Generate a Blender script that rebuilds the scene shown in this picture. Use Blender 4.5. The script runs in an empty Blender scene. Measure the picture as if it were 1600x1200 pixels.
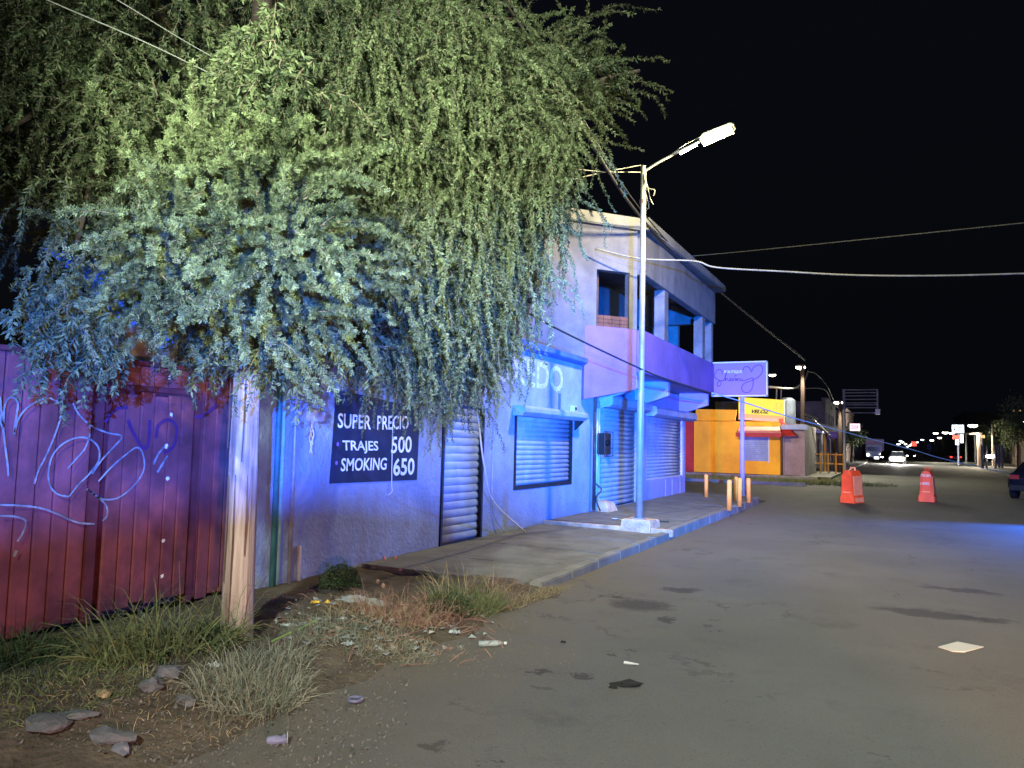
import bpy, bmesh, math, random
import numpy as np
from mathutils import Vector, Matrix, Euler
random.seed(7); rng = np.random.default_rng(11)
S = bpy.context.scene; COL = S.collection
R = math.radians
# ------------------------------------------------------------------ camera, world, lights, exposure
YAW, PIT, ROL, FPX, CAMH = R(27.45), R(4.45), R(1.3), 1150.0, 1.6
cam = bpy.data.cameras.new('camera'); cob = bpy.data.objects.new('camera', cam); COL.objects.link(cob)
CM = Matrix.Rotation(YAW, 3, 'Z') @ Matrix.Rotation(math.pi/2+PIT, 3, 'X') @ Matrix.Rotation(ROL, 3, 'Z')
cob.matrix_world = Matrix.Translation((0, 0, CAMH)) @ CM.to_4x4()
cam.sensor_width = 36; cam.lens = FPX/1600*36; cam.clip_end = 2000; cam.clip_start = .05
S.camera = cob
W = bpy.data.worlds.new('World'); S.world = W; W.use_nodes = True
nt = W.node_tree; nt.nodes.clear()
_sky = nt.nodes.new('ShaderNodeTexSky'); _sky.sky_type = 'NISHITA'; _sky.sun_disc = False
_sky.sun_elevation = R(-4); _sky.sun_rotation = R(200)
_b1 = nt.nodes.new('ShaderNodeBackground'); _b1.inputs[1].default_value = .05
_b2 = nt.nodes.new('ShaderNodeBackground'); _b2.inputs[0].default_value = (.0016, .0021, .0036, 1); _b2.inputs[1].default_value = 1
_ad = nt.nodes.new('ShaderNodeAddShader'); _wo = nt.nodes.new('ShaderNodeOutputWorld')
nt.links.new(_sky.outputs[0], _b1.inputs[0]); nt.links.new(_b1.outputs[0], _ad.inputs[0])
nt.links.new(_b2.outputs[0], _ad.inputs[1]); nt.links.new(_ad.outputs[0], _wo.inputs[0])
S.view_settings.view_transform = 'Standard'; S.view_settings.look = 'None'
S.view_settings.exposure = 0; S.view_settings.gamma = 1; S.view_settings.use_curve_mapping = False

def lamp(kind, name, loc, target, color, energy, size=.1, angle=90, blend=.15):
    l = bpy.data.lights.new(name, kind); l.color = color; l.energy = energy
    if kind == 'SPOT': l.spot_size = R(angle); l.spot_blend = blend
    if kind in ('SPOT', 'POINT'): l.shadow_soft_size = size
    o = bpy.data.objects.new(name, l); COL.objects.link(o); o.location = loc
    if target is not None:
        o.rotation_euler = (Vector(target)-Vector(loc)).to_track_quat('-Z', 'Y').to_euler()
    return o
def halfspace(name, loc, cut, up, color, energy, size=.08, blend=.1, az=(-.35, 1)):
    """wide spot lighting everything above (or below) a plane that leaves the lamp `cut` degrees off level"""
    a = R(83+cut) if up else R(-83+cut)
    h = Vector((az[0], az[1], 0)).normalized()
    d = h*math.cos(a)+Vector((0, 0, math.sin(a)))
    return lamp('SPOT', name, loc, Vector(loc)+d, color, energy, size, 166, blend)
# beacon bar and headlamps of the patrol car standing behind the photographer
# (its roof and an unseen plate added over the beacon, built further down, cut the beam to a flat fan)
BEACON = (2.6, -3.4, 2.0)
lamp('POINT', 'beacon_blue', BEACON, None, (.02, .15, 1), 29000, .03)
lamp('SPOT', 'beacon_blue_side', (2.8, -3.4, 2.14), (-5.75, 19.0, 2.7), (.0, .19, 1), 88000, .04, 25, .9)
lamp('SPOT', 'beacon_red', (2.3, -3.4, 2.0), (-4.9, 23.0, 1.6), (1, .07, .16), 14000, .03, 13, .9)
lamp('SPOT', 'headlamp_left', (2.0, -1.15, .75), (-2.2, 24, .8), (1, .44, .20), 9500, .08, 21, .9)
lamp('SPOT', 'headlamp_gate', (2.0, -1.15, .8), (-5.0, 5.2, .1), (1, .47, .40), 1500, .08, 54, 1)
lamp('SPOT', 'front_foliage_fill', (.4, -2.6, 2.3), (-3.35, 3.9, 3.5), (.88, 1, .78), 13500, .12, 34, 1)  # added unseen source that brightens the front foliage
lamp('SPOT', 'street_lamp_behind', (2.0, -8.0, 9.0), (-.6, 10, 1.2), (.88, 1, .90), 19500, .25, 62, 1)
lamp('POINT', 'street_lamp_light', (-2.60, 12.5, 6.74), None, (1, .86, .48), 1900, .10)
lamp('SPOT', 'cross_street_light', (-6.6, 30, 3.5), (-6.8, 41, 2.2), (1, .72, .40), 3000, .2, 80, .6)
lamp('SPOT', 'far_patrol_blue', (4.6, 20.5, 1.0), (1.6, 17.6, 0), (.02, .16, 1), 5000, .1, 70, .9)

# ------------------------------------------------------------------ pixel -> place helpers
CMn = np.array(CM); C0 = np.array([0, 0, CAMH])
def ray(px, py): return CMn @ np.array([(px-800)/FPX, (600-py)/FPX, -1.])
def at(px, py, d): return Vector(C0+ray(px, py)*d)
def gp(px, py, z=0.): r = ray(px, py); return Vector(C0+r*(z-CAMH)/r[2])
def wp(px, py, X): r = ray(px, py); return Vector(C0+r*X/r[0])
def yp(px, py, Y): r = ray(px, py); return Vector(C0+r*Y/r[1])
def project(P):
    v = (np.asarray(P)-C0) @ CMn
    return 800+FPX*v[..., 0]/-v[..., 2], 600-FPX*v[..., 1]/-v[..., 2]

# ------------------------------------------------------------------ materials
def mat(name, c, rough=.8, var=.25, scale=3., bump=.0, bscale=40., metal=0., c2=None, spec=.3,
        stretch=(1, 1, 1), detail=6, emit=None, estr=0., grime=None, gscale=1.2, wave=None):
    m = bpy.data.materials.new(name); m.use_nodes = True; n = m.node_tree.nodes; L = m.node_tree.links
    b = n['Principled BSDF']; b.inputs['Roughness'].default_value = rough; b.inputs['Metallic'].default_value = metal
    b.inputs['Specular IOR Level'].default_value = spec
    tc = n.new('ShaderNodeTexCoord'); mp = n.new('ShaderNodeMapping'); mp.inputs['Scale'].default_value = stretch
    geo = n.new('ShaderNodeNewGeometry'); L.new(geo.outputs['Position'], mp.inputs[0])
    nz = n.new('ShaderNodeTexNoise'); nz.inputs['Scale'].default_value = scale; nz.inputs['Detail'].default_value = detail
    nz.inputs['Roughness'].default_value = .62
    L.new(mp.outputs[0], nz.inputs['Vector'])
    mx = n.new('ShaderNodeMix'); mx.data_type = 'RGBA'
    ramp = n.new('ShaderNodeMapRange'); ramp.inputs[1].default_value = .35; ramp.inputs[2].default_value = .65
    L.new(nz.outputs[0], ramp.inputs[0]); L.new(ramp.outputs[0], mx.inputs[0])
    a = [x*(1-var) for x in c]; d = list(c2) if c2 else [min(1, x*(1+var)) for x in c]
    mx.inputs[6].default_value = (*a, 1); mx.inputs[7].default_value = (*d, 1)
    out = mx.outputs[2]
    if grime:
        g = n.new('ShaderNodeTexNoise'); g.inputs['Scale'].default_value = gscale; g.inputs['Detail'].default_value = 8
        g.inputs['Roughness'].default_value = .7
        mp2 = n.new('ShaderNodeMapping'); mp2.inputs['Scale'].default_value = (1, 1, .25); L.new(geo.outputs['Position'], mp2.inputs[0])
        L.new(mp2.outputs[0], g.inputs['Vector'])
        r2 = n.new('ShaderNodeMapRange'); r2.inputs[1].default_value = .52; r2.inputs[2].default_value = .72; r2.inputs[4].default_value = .8
        L.new(g.outputs[0], r2.inputs[0])
        m2 = n.new('ShaderNodeMix'); m2.data_type = 'RGBA'; L.new(r2.outputs[0], m2.inputs[0]); L.new(out, m2.inputs[6])
        m2.inputs[7].default_value = (*grime, 1); out = m2.outputs[2]
    L.new(out, b.inputs['Base Color'])
    if bump:
        z = n.new('ShaderNodeTexNoise'); z.inputs['Scale'].default_value = bscale; z.inputs['Detail'].default_value = 5
        L.new(mp.outputs[0], z.inputs['Vector'])
        bp = n.new('ShaderNodeBump'); bp.inputs['Strength'].default_value = bump; bp.inputs['Distance'].default_value = .02
        L.new(z.outputs[0], bp.inputs['Height']); L.new(bp.outputs[0], b.inputs['Normal'])
    if emit: b.inputs['Emission Color'].default_value = (*emit, 1); b.inputs['Emission Strength'].default_value = estr
    return m
M = {}
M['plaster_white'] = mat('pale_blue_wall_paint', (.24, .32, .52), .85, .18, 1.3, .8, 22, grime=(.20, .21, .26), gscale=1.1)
M['plaster_blue'] = mat('blue_trim_paint', (.05, .13, .50), .7, .12, 2, .2, 30)
M['concrete'] = mat('raw_concrete', (.20, .195, .20), .9, .25, 1.2, .5, 18, grime=(.08, .078, .08), gscale=.8)
M['concrete_lt'] = mat('pale_concrete', (.15, .145, .17), .9, .22, 2, .5, 22, grime=(.08, .077, .08))
M['pink'] = mat('pink_paint', (.20, .12, .40), .8, .14, 1.2, .4, 22, grime=(.14, .09, .26))
M['dusty'] = mat('dusty_pink_grey_paint', (.30, .23, .23), .9, .2, 1.5, .2, grime=(.18, .14, .14))
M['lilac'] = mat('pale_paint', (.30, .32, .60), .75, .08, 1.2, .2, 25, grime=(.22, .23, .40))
M['gate'] = mat('maroon_sheet_paint', (.165, .045, .050), .6, .4, 2.5, .15, 20, grime=(.07, .022, .025), gscale=1.6, spec=.4)
M['gate_dark'] = mat('maroon_frame_paint', (.10, .025, .03), .5, .3, 4, .1)
M['graffiti'] = mat('silver_spray_paint', (.20, .21, .20), .7, .45, 14, grime=(.12, .08, .09), gscale=9)
M['graffiti2'] = mat('dark_spray_paint', (.07, .02, .08), .6, .15, 8)
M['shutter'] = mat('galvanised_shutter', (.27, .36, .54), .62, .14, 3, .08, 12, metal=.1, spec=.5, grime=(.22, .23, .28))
M['black'] = mat('black_paint', (.012, .012, .014), .5, .3, 6)
M['sign_navy'] = mat('navy_sign_paint', (.012, .016, .045), .6, .3, 3)
M['white_paint'] = mat('white_lettering_paint', (.74, .76, .76), .65, .06, 10)
M['faded_letters'] = mat('faded_wall_lettering', (.42, .50, .60), .8, .3, 14, grime=(.26, .33, .48), gscale=5)
M['white'] = mat('white_plastic', (.50, .50, .50), .5, .05, 8)
M['teal'] = mat('teal_pipe_paint', (.05, .20, .19), .5, .2, 6)
M['teal_lt'] = mat('pale_teal_paint', (.25, .50, .52), .5, .2, 6)
M['pipe'] = mat('grey_pipe_metal', (.36, .36, .36), .5, .2, 8, metal=.3)
M['galv'] = mat('galvanised_pole_steel', (.30, .30, .29), .45, .12, 5, .05, metal=.35, spec=.5)
M['rust'] = mat('rusted_iron', (.08, .05, .045), .8, .4, 6)
M['wood'] = mat('weathered_pole_wood', (.20, .145, .11), .95, .4, 9, 1.0, 14, stretch=(1.6, 1.6, .09), c2=(.46, .37, .31))
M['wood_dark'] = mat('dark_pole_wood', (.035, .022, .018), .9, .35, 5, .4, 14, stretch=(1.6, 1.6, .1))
M['cable'] = mat('black_cable', (.02, .02, .022), .6, .2)
M['cable_grey'] = mat('weathered_cable', (.20, .195, .17), .6, .2)
M['cable_white'] = mat('white_cable', (.72, .72, .68), .5, .1)
M['lit_line'] = mat('blue_lit_line', (.25, .45, .70), .5, .1)  # far half of the slack cable, blue light put into its colour
M['foot'] = mat('footing_concrete', (.58, .38, .22), .9, .3, 5, .6, 30)
M['stone'] = mat('grey_rubble', (.10, .098, .105), .9, .3, 6, .6, 30)
M['gravel_mat'] = mat('road_gravel', (.13, .12, .105), .95, .3, 20)
M['brick'] = mat('red_clay_brick', (.13, .055, .035), .9, .25, 5, .3)
M['block'] = mat('concrete_block', (.20, .20, .21), .9, .25, 5, .4)
M['sand'] = mat('crumbling_tan_plaster', (.22, .17, .11), .95, .4, 4, .8, 12, grime=(.10, .075, .05), gscale=2.5)
M['twig'] = mat('thin_twig_bark', (.13, .10, .065), .9, .3, 9)
M['tarp'] = mat('blue_tarp', (.05, .16, .50), .5, .3, 5, .5, 9)
M['bark'] = mat('grey_brown_bark', (.10, .07, .05), .95, .4, 8, .8, 16, stretch=(1, 1, .25))
M['yellow'] = mat('yellow_wall_paint', (.80, .40, .015), .7, .10, 1.2, .15, grime=(.55, .25, .02))
M['yellow_sign'] = mat('yellow_sign_vinyl', (.85, .72, .03), .45, .04, 1, emit=(.9, .75, .03), estr=.30)
M['orange_sign'] = mat('orange_sign_vinyl', (.85, .40, .12), .45, .04, 1, emit=(.9, .42, .12), estr=.30)
M['red_sign'] = mat('red_sign_vinyl', (.75, .08, .03), .45, .05, 1, emit=(.8, .08, .03), estr=.2)
M['red'] = mat('red_paint', (.34, .018, .02), .6, .15, 3)
M['awning'] = mat('pink_awning_cloth', (.82, .40, .34), .7, .06, 2)
M['bollard'] = mat('ochre_bollard_paint', (.80, .36, .06), .6, .12, 5, .1)
M['barrier'] = mat('orange_barrier_plastic', (.95, .105, .03), .45, .22, 3, spec=.5)
M['barrier_lt'] = mat('pale_barrier_plastic', (.90, .36, .20), .45, .10, 4, spec=.5)
M['sign_face'] = mat('lilac_sign_panel', (.17, .12, .60), .5, .04, 2)
M['script'] = mat('maroon_script_paint', (.05, .004, .02), .6, .05, 2)
M['script2'] = mat('pale_script_paint', (.55, .72, .85), .6, .05, 2)
M['dirt'] = mat('dry_dirt', (.085, .066, .046), .95, .35, 3.5, 1.0, 26, c2=(.115, .092, .066))
M['sidewalk'] = mat('sidewalk_concrete', (.155, .152, .14), .92, .2, 2.2, .5, 34, grime=(.075, .072, .065), gscale=1.5)
M['kerb'] = mat('kerb_concrete', (.19, .185, .17), .92, .2, 3, .5, 34)
M['glass'] = mat('dark_glass', (.01, .012, .015), .1, .1, spec=.8)
M['dark_wall'] = mat('dim_wall', (.17, .15, .15), .9, .35, .8, .2, 10, grime=(.06, .05, .05))
M['dark_wall2'] = mat('dim_brown_wall', (.20, .15, .12), .9, .35, .8, .2, 10, grime=(.06, .05, .05))
M['dark_wall3'] = mat('dim_blue_grey_wall', (.12, .14, .18), .9, .35, .8, .2, 10, grime=(.04, .05, .06))
M['grasscol'] = mat('grass_blades', (.075, .11, .035), .8, .3, 6, c2=(.15, .17, .07))
M['grass_grey'] = mat('dry_grey_green_grass', (.13, .15, .10), .8, .3, 9, c2=(.26, .27, .20))
M['grass_dry'] = mat('straw_grass', (.22, .17, .09), .85, .3, 9, c2=(.36, .29, .17))
M['dead'] = mat('dead_reddish_stems', (.20, .10, .08), .9, .3, 9, c2=(.34, .20, .15))
M['shrub'] = mat('dark_shrub_leaves', (.035, .06, .022), .8, .4, 12)
M['paper'] = mat('white_paper', (.46, .46, .45), .7, .05, 5)
M['rag'] = mat('black_rag', (.010, .010, .011), .9, .3, 12, .5)
M['lime'] = mat('lime_plastic', (.22, .36, .09), .5, .1)
M['yellow_pl'] = mat('yellow_plastic', (.80, .55, .05), .5, .1)
M['lav'] = mat('lavender_plastic', (.14, .14, .22), .4, .15, 8)
M['bag'] = mat('pale_plastic_bag', (.28, .32, .31), .4, .2, 10, .3)
M['rubber'] = mat('tyre_rubber', (.015, .015, .015), .8, .2)
M['car_dark'] = mat('dark_blue_car_paint', (.008, .010, .022), .25, .1, spec=.6)
M['car_red'] = mat('dark_red_car_paint', (.30, .05, .08), .3, .1, spec=.6)
M['car_white'] = mat('pale_car_paint', (.4, .4, .4), .3, .1, spec=.6)
M['steel'] = mat('billboard_steel', (.20, .21, .26), .5, .2, metal=.3)
def glow(name, c, s): return mat(name, c, .5, .02, 1, emit=c, estr=s)
M['lamp_on'] = glow('lit_lamp_lens', (1, .88, .50), 30)
M['lamp_far'] = glow('lit_far_lamp_lens', (1, .96, .78), 14)
M['lamp_white'] = glow('lit_white_lamp_lens', (.9, .96, 1), 10)
M['head'] = glow('lit_headlamp', (1, .97, .88), 40)
M['tail'] = glow('lit_tail_lamp', (1, .05, .03), 4)
M['sign_lit'] = glow('lit_white_sign', (.80, .93, 1), 2.2)
M['sign_lit_pink'] = glow('lit_pink_white_sign', (1, .72, .80), 1.6)
M['sign_lit_red'] = glow('lit_red_sign', (1, .12, .08), 1.6)
M['blue_beacon'] = glow('lit_blue_beacon', (.05, .2, 1), 10)
M['win_warm'] = glow('lit_warm_window', (1, .62, .28), 1.1)
M['neon_white'] = glow('lit_white_strip', (.9, .95, 1), 5)
M['lit_rope'] = M['lit_line']

# road: asphalt with noise, patches and oil stains in colour
def road_material():
    m = bpy.data.materials.new('worn_asphalt'); m.use_nodes = True; n = m.node_tree.nodes; L = m.node_tree.links
    b = n['Principled BSDF']; b.inputs['Roughness'].default_value = .78; b.inputs['Specular IOR Level'].default_value = .35
    geo = n.new('ShaderNodeNewGeometry')
    def noise(sc, det=6, ro=.6, vec=None):
        z = n.new('ShaderNodeTexNoise'); z.inputs['Scale'].default_value = sc; z.inputs['Detail'].default_value = det
        z.inputs['Roughness'].default_value = ro; L.new(vec or geo.outputs['Position'], z.inputs['Vector']); return z
    def mr(src, a, b_, c=0., d=1.):
        r = n.new('ShaderNodeMapRange'); r.inputs[1].default_value = a; r.inputs[2].default_value = b_
        r.inputs[3].default_value = c; r.inputs[4].default_value = d; L.new(src, r.inputs[0]); return r.outputs[0]
    def mix(f, a, b_):
        x = n.new('ShaderNodeMix'); x.data_type = 'RGBA'; L.new(f, x.inputs[0])
        for i, v in ((6, a), (7, b_)):
            if isinstance(v, tuple): x.inputs[i].default_value = (*v, 1)
            else: L.new(v, x.inputs[i])
        return x.outputs[2]
    big = noise(.35, 5); med = noise(2.2, 6); fine = noise(95, 3, .8)
    c = mix(mr(big.outputs[0], .35, .65), (.086, .086, .084), (.122, .121, .118))
    c = mix(mr(med.outputs[0], .5, .75, 0, .5), c, (.096, .094, .086))
    c = mix(mr(fine.outputs[0], .58, .70, 0, .8), c, (.21, .20, .18))
    c = mix(mr(noise(60, 2, .6).outputs[0], .60, .70, 0, .7), c, (.035, .034, .032))
    # dirt washed towards the verge on the left
    sx = n.new('ShaderNodeSeparateXYZ'); L.new(geo.outputs['Position'], sx.inputs[0])
    ed = n.new('ShaderNodeMath'); ed.operation = 'MULTIPLY_ADD'; L.new(noise(1.3, 6).outputs[0], ed.inputs[0])
    ed.inputs[1].default_value = 1.6; L.new(sx.outputs[0], ed.inputs[2])
    c = mix(mr(ed.outputs[0], -1.0, -2.7, 0, .8), c, (.145, .118, .085))
    vo = n.new('ShaderNodeTexVoronoi'); vo.feature = 'DISTANCE_TO_EDGE'; vo.inputs['Scale'].default_value = .55
    wz = n.new('ShaderNodeVectorMath'); wz.operation = 'MULTIPLY_ADD'; L.new(noise(2.5, 6, .7).outputs['Color'], wz.inputs[0]); wz.inputs[1].default_value = (1.1, 1.1, 0); L.new(geo.outputs['Position'], wz.inputs[2])
    L.new(wz.outputs[0], vo.inputs['Vector'])
    ck = n.new('ShaderNodeMath'); ck.operation = 'MULTIPLY'; L.new(mr(vo.outputs['Distance'], .014, .004, 0, .75), ck.inputs[0]); L.new(mr(noise(.5, 4).outputs[0], .5, .6), ck.inputs[1])
    c = mix(ck.outputs[0], c, (.03, .029, .028))
    c = mix(mr(noise(.9, 8, .75).outputs[0], .56, .66, 0, .55), c, (.050, .050, .049))
    c = mix(mr(noise(26, 5, .8).outputs[0], .54, .68, 0, .55), c, (.135, .13, .12))
    # long repaired strips and oil stains: ellipses warped by noise
    wn = noise(5.5, 5, .7); 
    wv = n.new('ShaderNodeVectorMath'); wv.operation = 'MULTIPLY_ADD'; L.new(wn.outputs['Color'], wv.inputs[0])
    wv.inputs[1].default_value = (.55, .55, 0); L.new(geo.outputs['Position'], wv.inputs[2])
    spots = []
    for (px, py, rx, ry, k) in [(1000, 945, .34, .30, .75), (1062, 922, .22, .16, .8), (1040, 968, .12, .14, .8), (962, 933, .14, .06, .8), (1085, 921, .12, .10, .6),
                                (845, 1050, .08, .07, .85), (908, 1054, .09, .07, .8), (845, 1074, .09, .05, .5), (960, 1022, .06, .05, .75), (986, 1016, .06, .05, .6),
                                (680, 1190-22, .09, .07, .6), (1125, 987, .05, .05, .8), (1102, 977, .07, .04, .6), (1117, 968, .05, .03, .6), (1378, 1182, .05, .04, .5),
                                (760, 1192, .05, .04, .8), (1130, 1064, .025, .02, .8), (1500, 922, .52, .14, .7), (1460, 960, .62, .22, .75), (1540, 968, .3, .12, .5)]:
        p = gp(px, py); spots.append((p.x+.275, p.y+.275, rx*.95, ry*.95, k))
    cur = c
    for (x, y, rx, ry, k) in spots:
        s = n.new('ShaderNodeVectorMath'); s.operation = 'SUBTRACT'; L.new(wv.outputs[0], s.inputs[0]); s.inputs[1].default_value = (x, y, 0)
        t = n.new('ShaderNodeVectorMath'); t.operation = 'MULTIPLY'; L.new(s.outputs[0], t.inputs[0]); t.inputs[1].default_value = (1/rx, 1/ry, 0)
        ln = n.new('ShaderNodeVectorMath'); ln.operation = 'LENGTH'; L.new(t.outputs[0], ln.inputs[0])
        cur = mix(mr(ln.outputs['Value'], 1.1, .65, 0, k), cur, (.022, .021, .02))
    L.new(cur, b.inputs['Base Color'])
    bp = n.new('ShaderNodeBump'); bp.inputs['Strength'].default_value = .9; bp.inputs['Distance'].default_value = .014
    ad = n.new('ShaderNodeMath'); ad.operation = 'ADD'; L.new(fine.outputs[0], ad.inputs[0]); L.new(med.outputs[0], ad.inputs[1])
    L.new(ad.outputs[0], bp.inputs['Height']); L.new(bp.outputs[0], b.inputs['Normal'])
    return m
M['road'] = road_material()
def leaf_material(name, c, c2, trans=.35):
    m = bpy.data.materials.new(name); m.use_nodes = True; n = m.node_tree.nodes; L = m.node_tree.links; n.clear()
    at_ = n.new('ShaderNodeAttribute'); at_.attribute_name = 'tint'
    mx = n.new('ShaderNodeMix'); mx.data_type = 'RGBA'; L.new(at_.outputs['Fac'], mx.inputs[0])
    mx.inputs[6].default_value = (*c, 1); mx.inputs[7].default_value = (*c2, 1)
    p = n.new('ShaderNodeBsdfPrincipled'); p.inputs['Roughness'].default_value = .6; p.inputs['Specular IOR Level'].default_value = .25
    t = n.new('ShaderNodeBsdfTranslucent'); s = n.new('ShaderNodeMixShader'); s.inputs[0].default_value = trans
    o = n.new('ShaderNodeOutputMaterial')
    L.new(mx.outputs[2], p.inputs['Base Color']); L.new(mx.outputs[2], t.inputs[0])
    L.new(p.outputs[0], s.inputs[1]); L.new(t.outputs[0], s.inputs[2]); L.new(s.outputs[0], o.inputs[0]); return m
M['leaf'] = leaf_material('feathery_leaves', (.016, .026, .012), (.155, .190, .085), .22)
M['leaf_far'] = leaf_material('far_leaves', (.03, .045, .02), (.07, .09, .04))

# ------------------------------------------------------------------ mesh building
class MB:
    def __init__(s): s.v = []; s.f = []; s.sm = False
    def quad(s, a, b, c, d): i = len(s.v); s.v += [a, b, c, d]; s.f.append((i, i+1, i+2, i+3)); return s
    def poly(s, pts): i = len(s.v); s.v += list(pts); s.f.append(tuple(range(i, i+len(pts)))); return s
    def box(s, x0, x1, y0, y1, z0, z1):
        i = len(s.v)
        s.v += [(x, y, z) for z in (z0, z1) for y in (y0, y1) for x in (x0, x1)]
        s.f += [(i, i+2, i+3, i+1), (i+4, i+5, i+7, i+6), (i, i+1, i+5, i+4), (i+2, i+6, i+7, i+3), (i, i+4, i+6, i+2), (i+1, i+3, i+7, i+5)]
        return s
    def hexa(s, b, t):   # bottom 4 and top 4 points, same order
        i = len(s.v); s.v += [tuple(p) for p in b]+[tuple(p) for p in t]
        s.f += [(i+3, i+2, i+1, i), (i+4, i+5, i+6, i+7)]
        for k in range(4): j = (k+1) % 4; s.f.append((i+k, i+j, i+4+j, i+4+k))
        return s
    def prism(s, pts, ax, a, b):   # polygon (u,v) pushed along axis ax from a to b
        def mk(u, v, w): return {'x': (w, u, v), 'y': (u, w, v), 'z': (u, v, w)}[ax]
        n = len(pts); i = len(s.v)
        s.v += [mk(u, v, a) for u, v in pts]+[mk(u, v, b) for u, v in pts]
        s.f += [tuple(range(i+n-1, i-1, -1)), tuple(range(i+n, i+2*n))]
        for k in range(n): j = (k+1) % n; s.f.append((i+k, i+j, i+n+j, i+n+k))
        return s
    def tube(s, path, r, n=8, caps=True):
        P = [Vector(p) for p in path]; rr = r if isinstance(r, (list, tuple)) else [r]*len(P); i0 = len(s.v)
        ref = Vector((0, 0, 1)) if abs((P[-1]-P[0]).normalized().z) < .9 else Vector((1, 0, 0))
        for k, p in enumerate(P):
            d = (P[min(k+1, len(P)-1)]-P[max(k-1, 0)]).normalized()
            u = d.cross(ref).normalized(); w = d.cross(u)
            for q in range(n):
                a = 2*math.pi*q/n; s.v.append(tuple(p+(u*math.cos(a)+w*math.sin(a))*rr[k]))
        for k in range(len(P)-1):
            for q in range(n):
                a = i0+k*n+q; b = i0+k*n+(q+1) % n; s.f.append((a, b, b+n, a+n))
        if caps:
            s.f.append(tuple(range(i0, i0+n))); s.f.append(tuple(range(i0+(len(P)-1)*n+n-1, i0+(len(P)-1)*n-1, -1)))
        return s
def setp(o, label=None, cat=None, group=None, kind=None):
    if label: o['label'] = label
    if cat: o['category'] = cat
    if group: o['group'] = group
    if kind: o['kind'] = kind
    return o
def make(name, mb, m, parent=None, origin=None, bevel=0, smooth=False, **k):
    """link the builder's mesh (given in world coordinates) as one object with a local origin"""
    if parent is not None and origin is None: org = Vector(parent['_o'])
    elif origin is not None: org = Vector(origin)
    else:
        A = np.array(mb.v); org = Vector(((A[:, 0].min()+A[:, 0].max())/2, (A[:, 1].min()+A[:, 1].max())/2, A[:, 2].min()))
    me = bpy.data.meshes.new(name); me.from_pydata([tuple(Vector(v)-org) for v in mb.v], [], mb.f); me.update()
    bm = bmesh.new(); bm.from_mesh(me); bmesh.ops.recalc_face_normals(bm, faces=bm.faces)
    if bevel:
        bmesh.ops.remove_doubles(bm, verts=bm.verts, dist=1e-5)
        bmesh.ops.bevel(bm, geom=[e for e in bm.edges if len(e.link_faces) == 2 and e.calc_face_angle(0) > .5], offset=bevel, segments=2, affect='EDGES', clamp_overlap=True)
    bm.to_mesh(me); bm.free()
    if smooth or getattr(mb, 'sm', False):
        for p in me.polygons: p.use_smooth = True
    me.materials.append(M[m] if isinstance(m, str) else m)
    return link(name, me, parent, org, **k)
def link(name, me, parent=None, org=(0, 0, 0), **k):
    o = bpy.data.objects.new(name, me); COL.objects.link(o); o['_o'] = list(org)
    if parent is not None: o.parent = parent; o.location = Vector(org)-Vector(parent['_o'])
    else: o.location = org
    return setp(o, **k)
def root(name, loc, **k):
    o = bpy.data.objects.new(name, None); COL.objects.link(o); o.location = loc; o['_o'] = list(loc); o.empty_display_size = .2
    return setp(o, **k)
def mesh_of(mb, m, smooth=False):
    me = bpy.data.meshes.new('piece'); me.from_pydata([tuple(v) for v in mb.v], [], mb.f); me.update()
    bm = bmesh.new(); bm.from_mesh(me); bmesh.ops.recalc_face_normals(bm, faces=bm.faces); bm.to_mesh(me); bm.free()
    if smooth:
        for p in me.polygons: p.use_smooth = True
    me.materials.append(M[m]); return me
def wall_cells(mb, Y0, Y1, Z0, Z1, x0, x1, holes, ax='y'):
    ys = sorted({Y0, Y1, *[h[0] for h in holes], *[h[1] for h in holes]}); zs = sorted({Z0, Z1, *[h[2] for h in holes], *[h[3] for h in holes]})
    for a, b in zip(ys, ys[1:]):
        run = None
        for c, d in list(zip(zs, zs[1:]))+[(None, None)]:
            solid = c is not None and not any(h[0]-1e-6 <= a and b <= h[1]+1e-6 and h[2]-1e-6 <= c and d <= h[3]+1e-6 for h in holes)
            if solid: run = [run[0] if run else c, d]
            elif run:
                if ax == 'y': mb.box(x0, x1, a, b, run[0], run[1])
                else: mb.box(a, b, x0, x1, run[0], run[1])
                run = None
    return mb
def text_mb(s, shear=0., bold=.0, space=1.0):
    cu = bpy.data.curves.new('t', 'FONT'); cu.body = s; cu.shear = shear; cu.offset = bold; cu.space_character = space; cu.resolution_u = 3
    o = bpy.data.objects.new('t', cu); COL.objects.link(o)
    dg = bpy.context.evaluated_depsgraph_get(); me = bpy.data.meshes.new_from_object(o.evaluated_get(dg))
    v = np.array([x.co[:] for x in me.vertices]); f = [tuple(p.vertices) for p in me.polygons]
    bpy.data.objects.remove(o); bpy.data.curves.remove(cu); bpy.data.meshes.remove(me)
    v[:, 0] -= v[:, 0].min(); v[:, 1] -= v[:, 1].min(); v[:, 0] /= v[:, 0].max(); v[:, 1] /= v[:, 1].max(); return v, f
def lettering(s, o, u, w, m, parent, shear=0., bold=0., space=1., **k):
    """text fitted to the parallelogram o, o+u (reading direction), o+w (up)"""
    v, f = text_mb(s, shear, bold, space); mb = MB(); o, u, w = Vector(o), Vector(u), Vector(w)
    mb.v = [tuple(o+u*float(a)+w*float(b)) for a, b, _ in v]; mb.f = f
    return make('lettering', mb, m, parent, **k)
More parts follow.
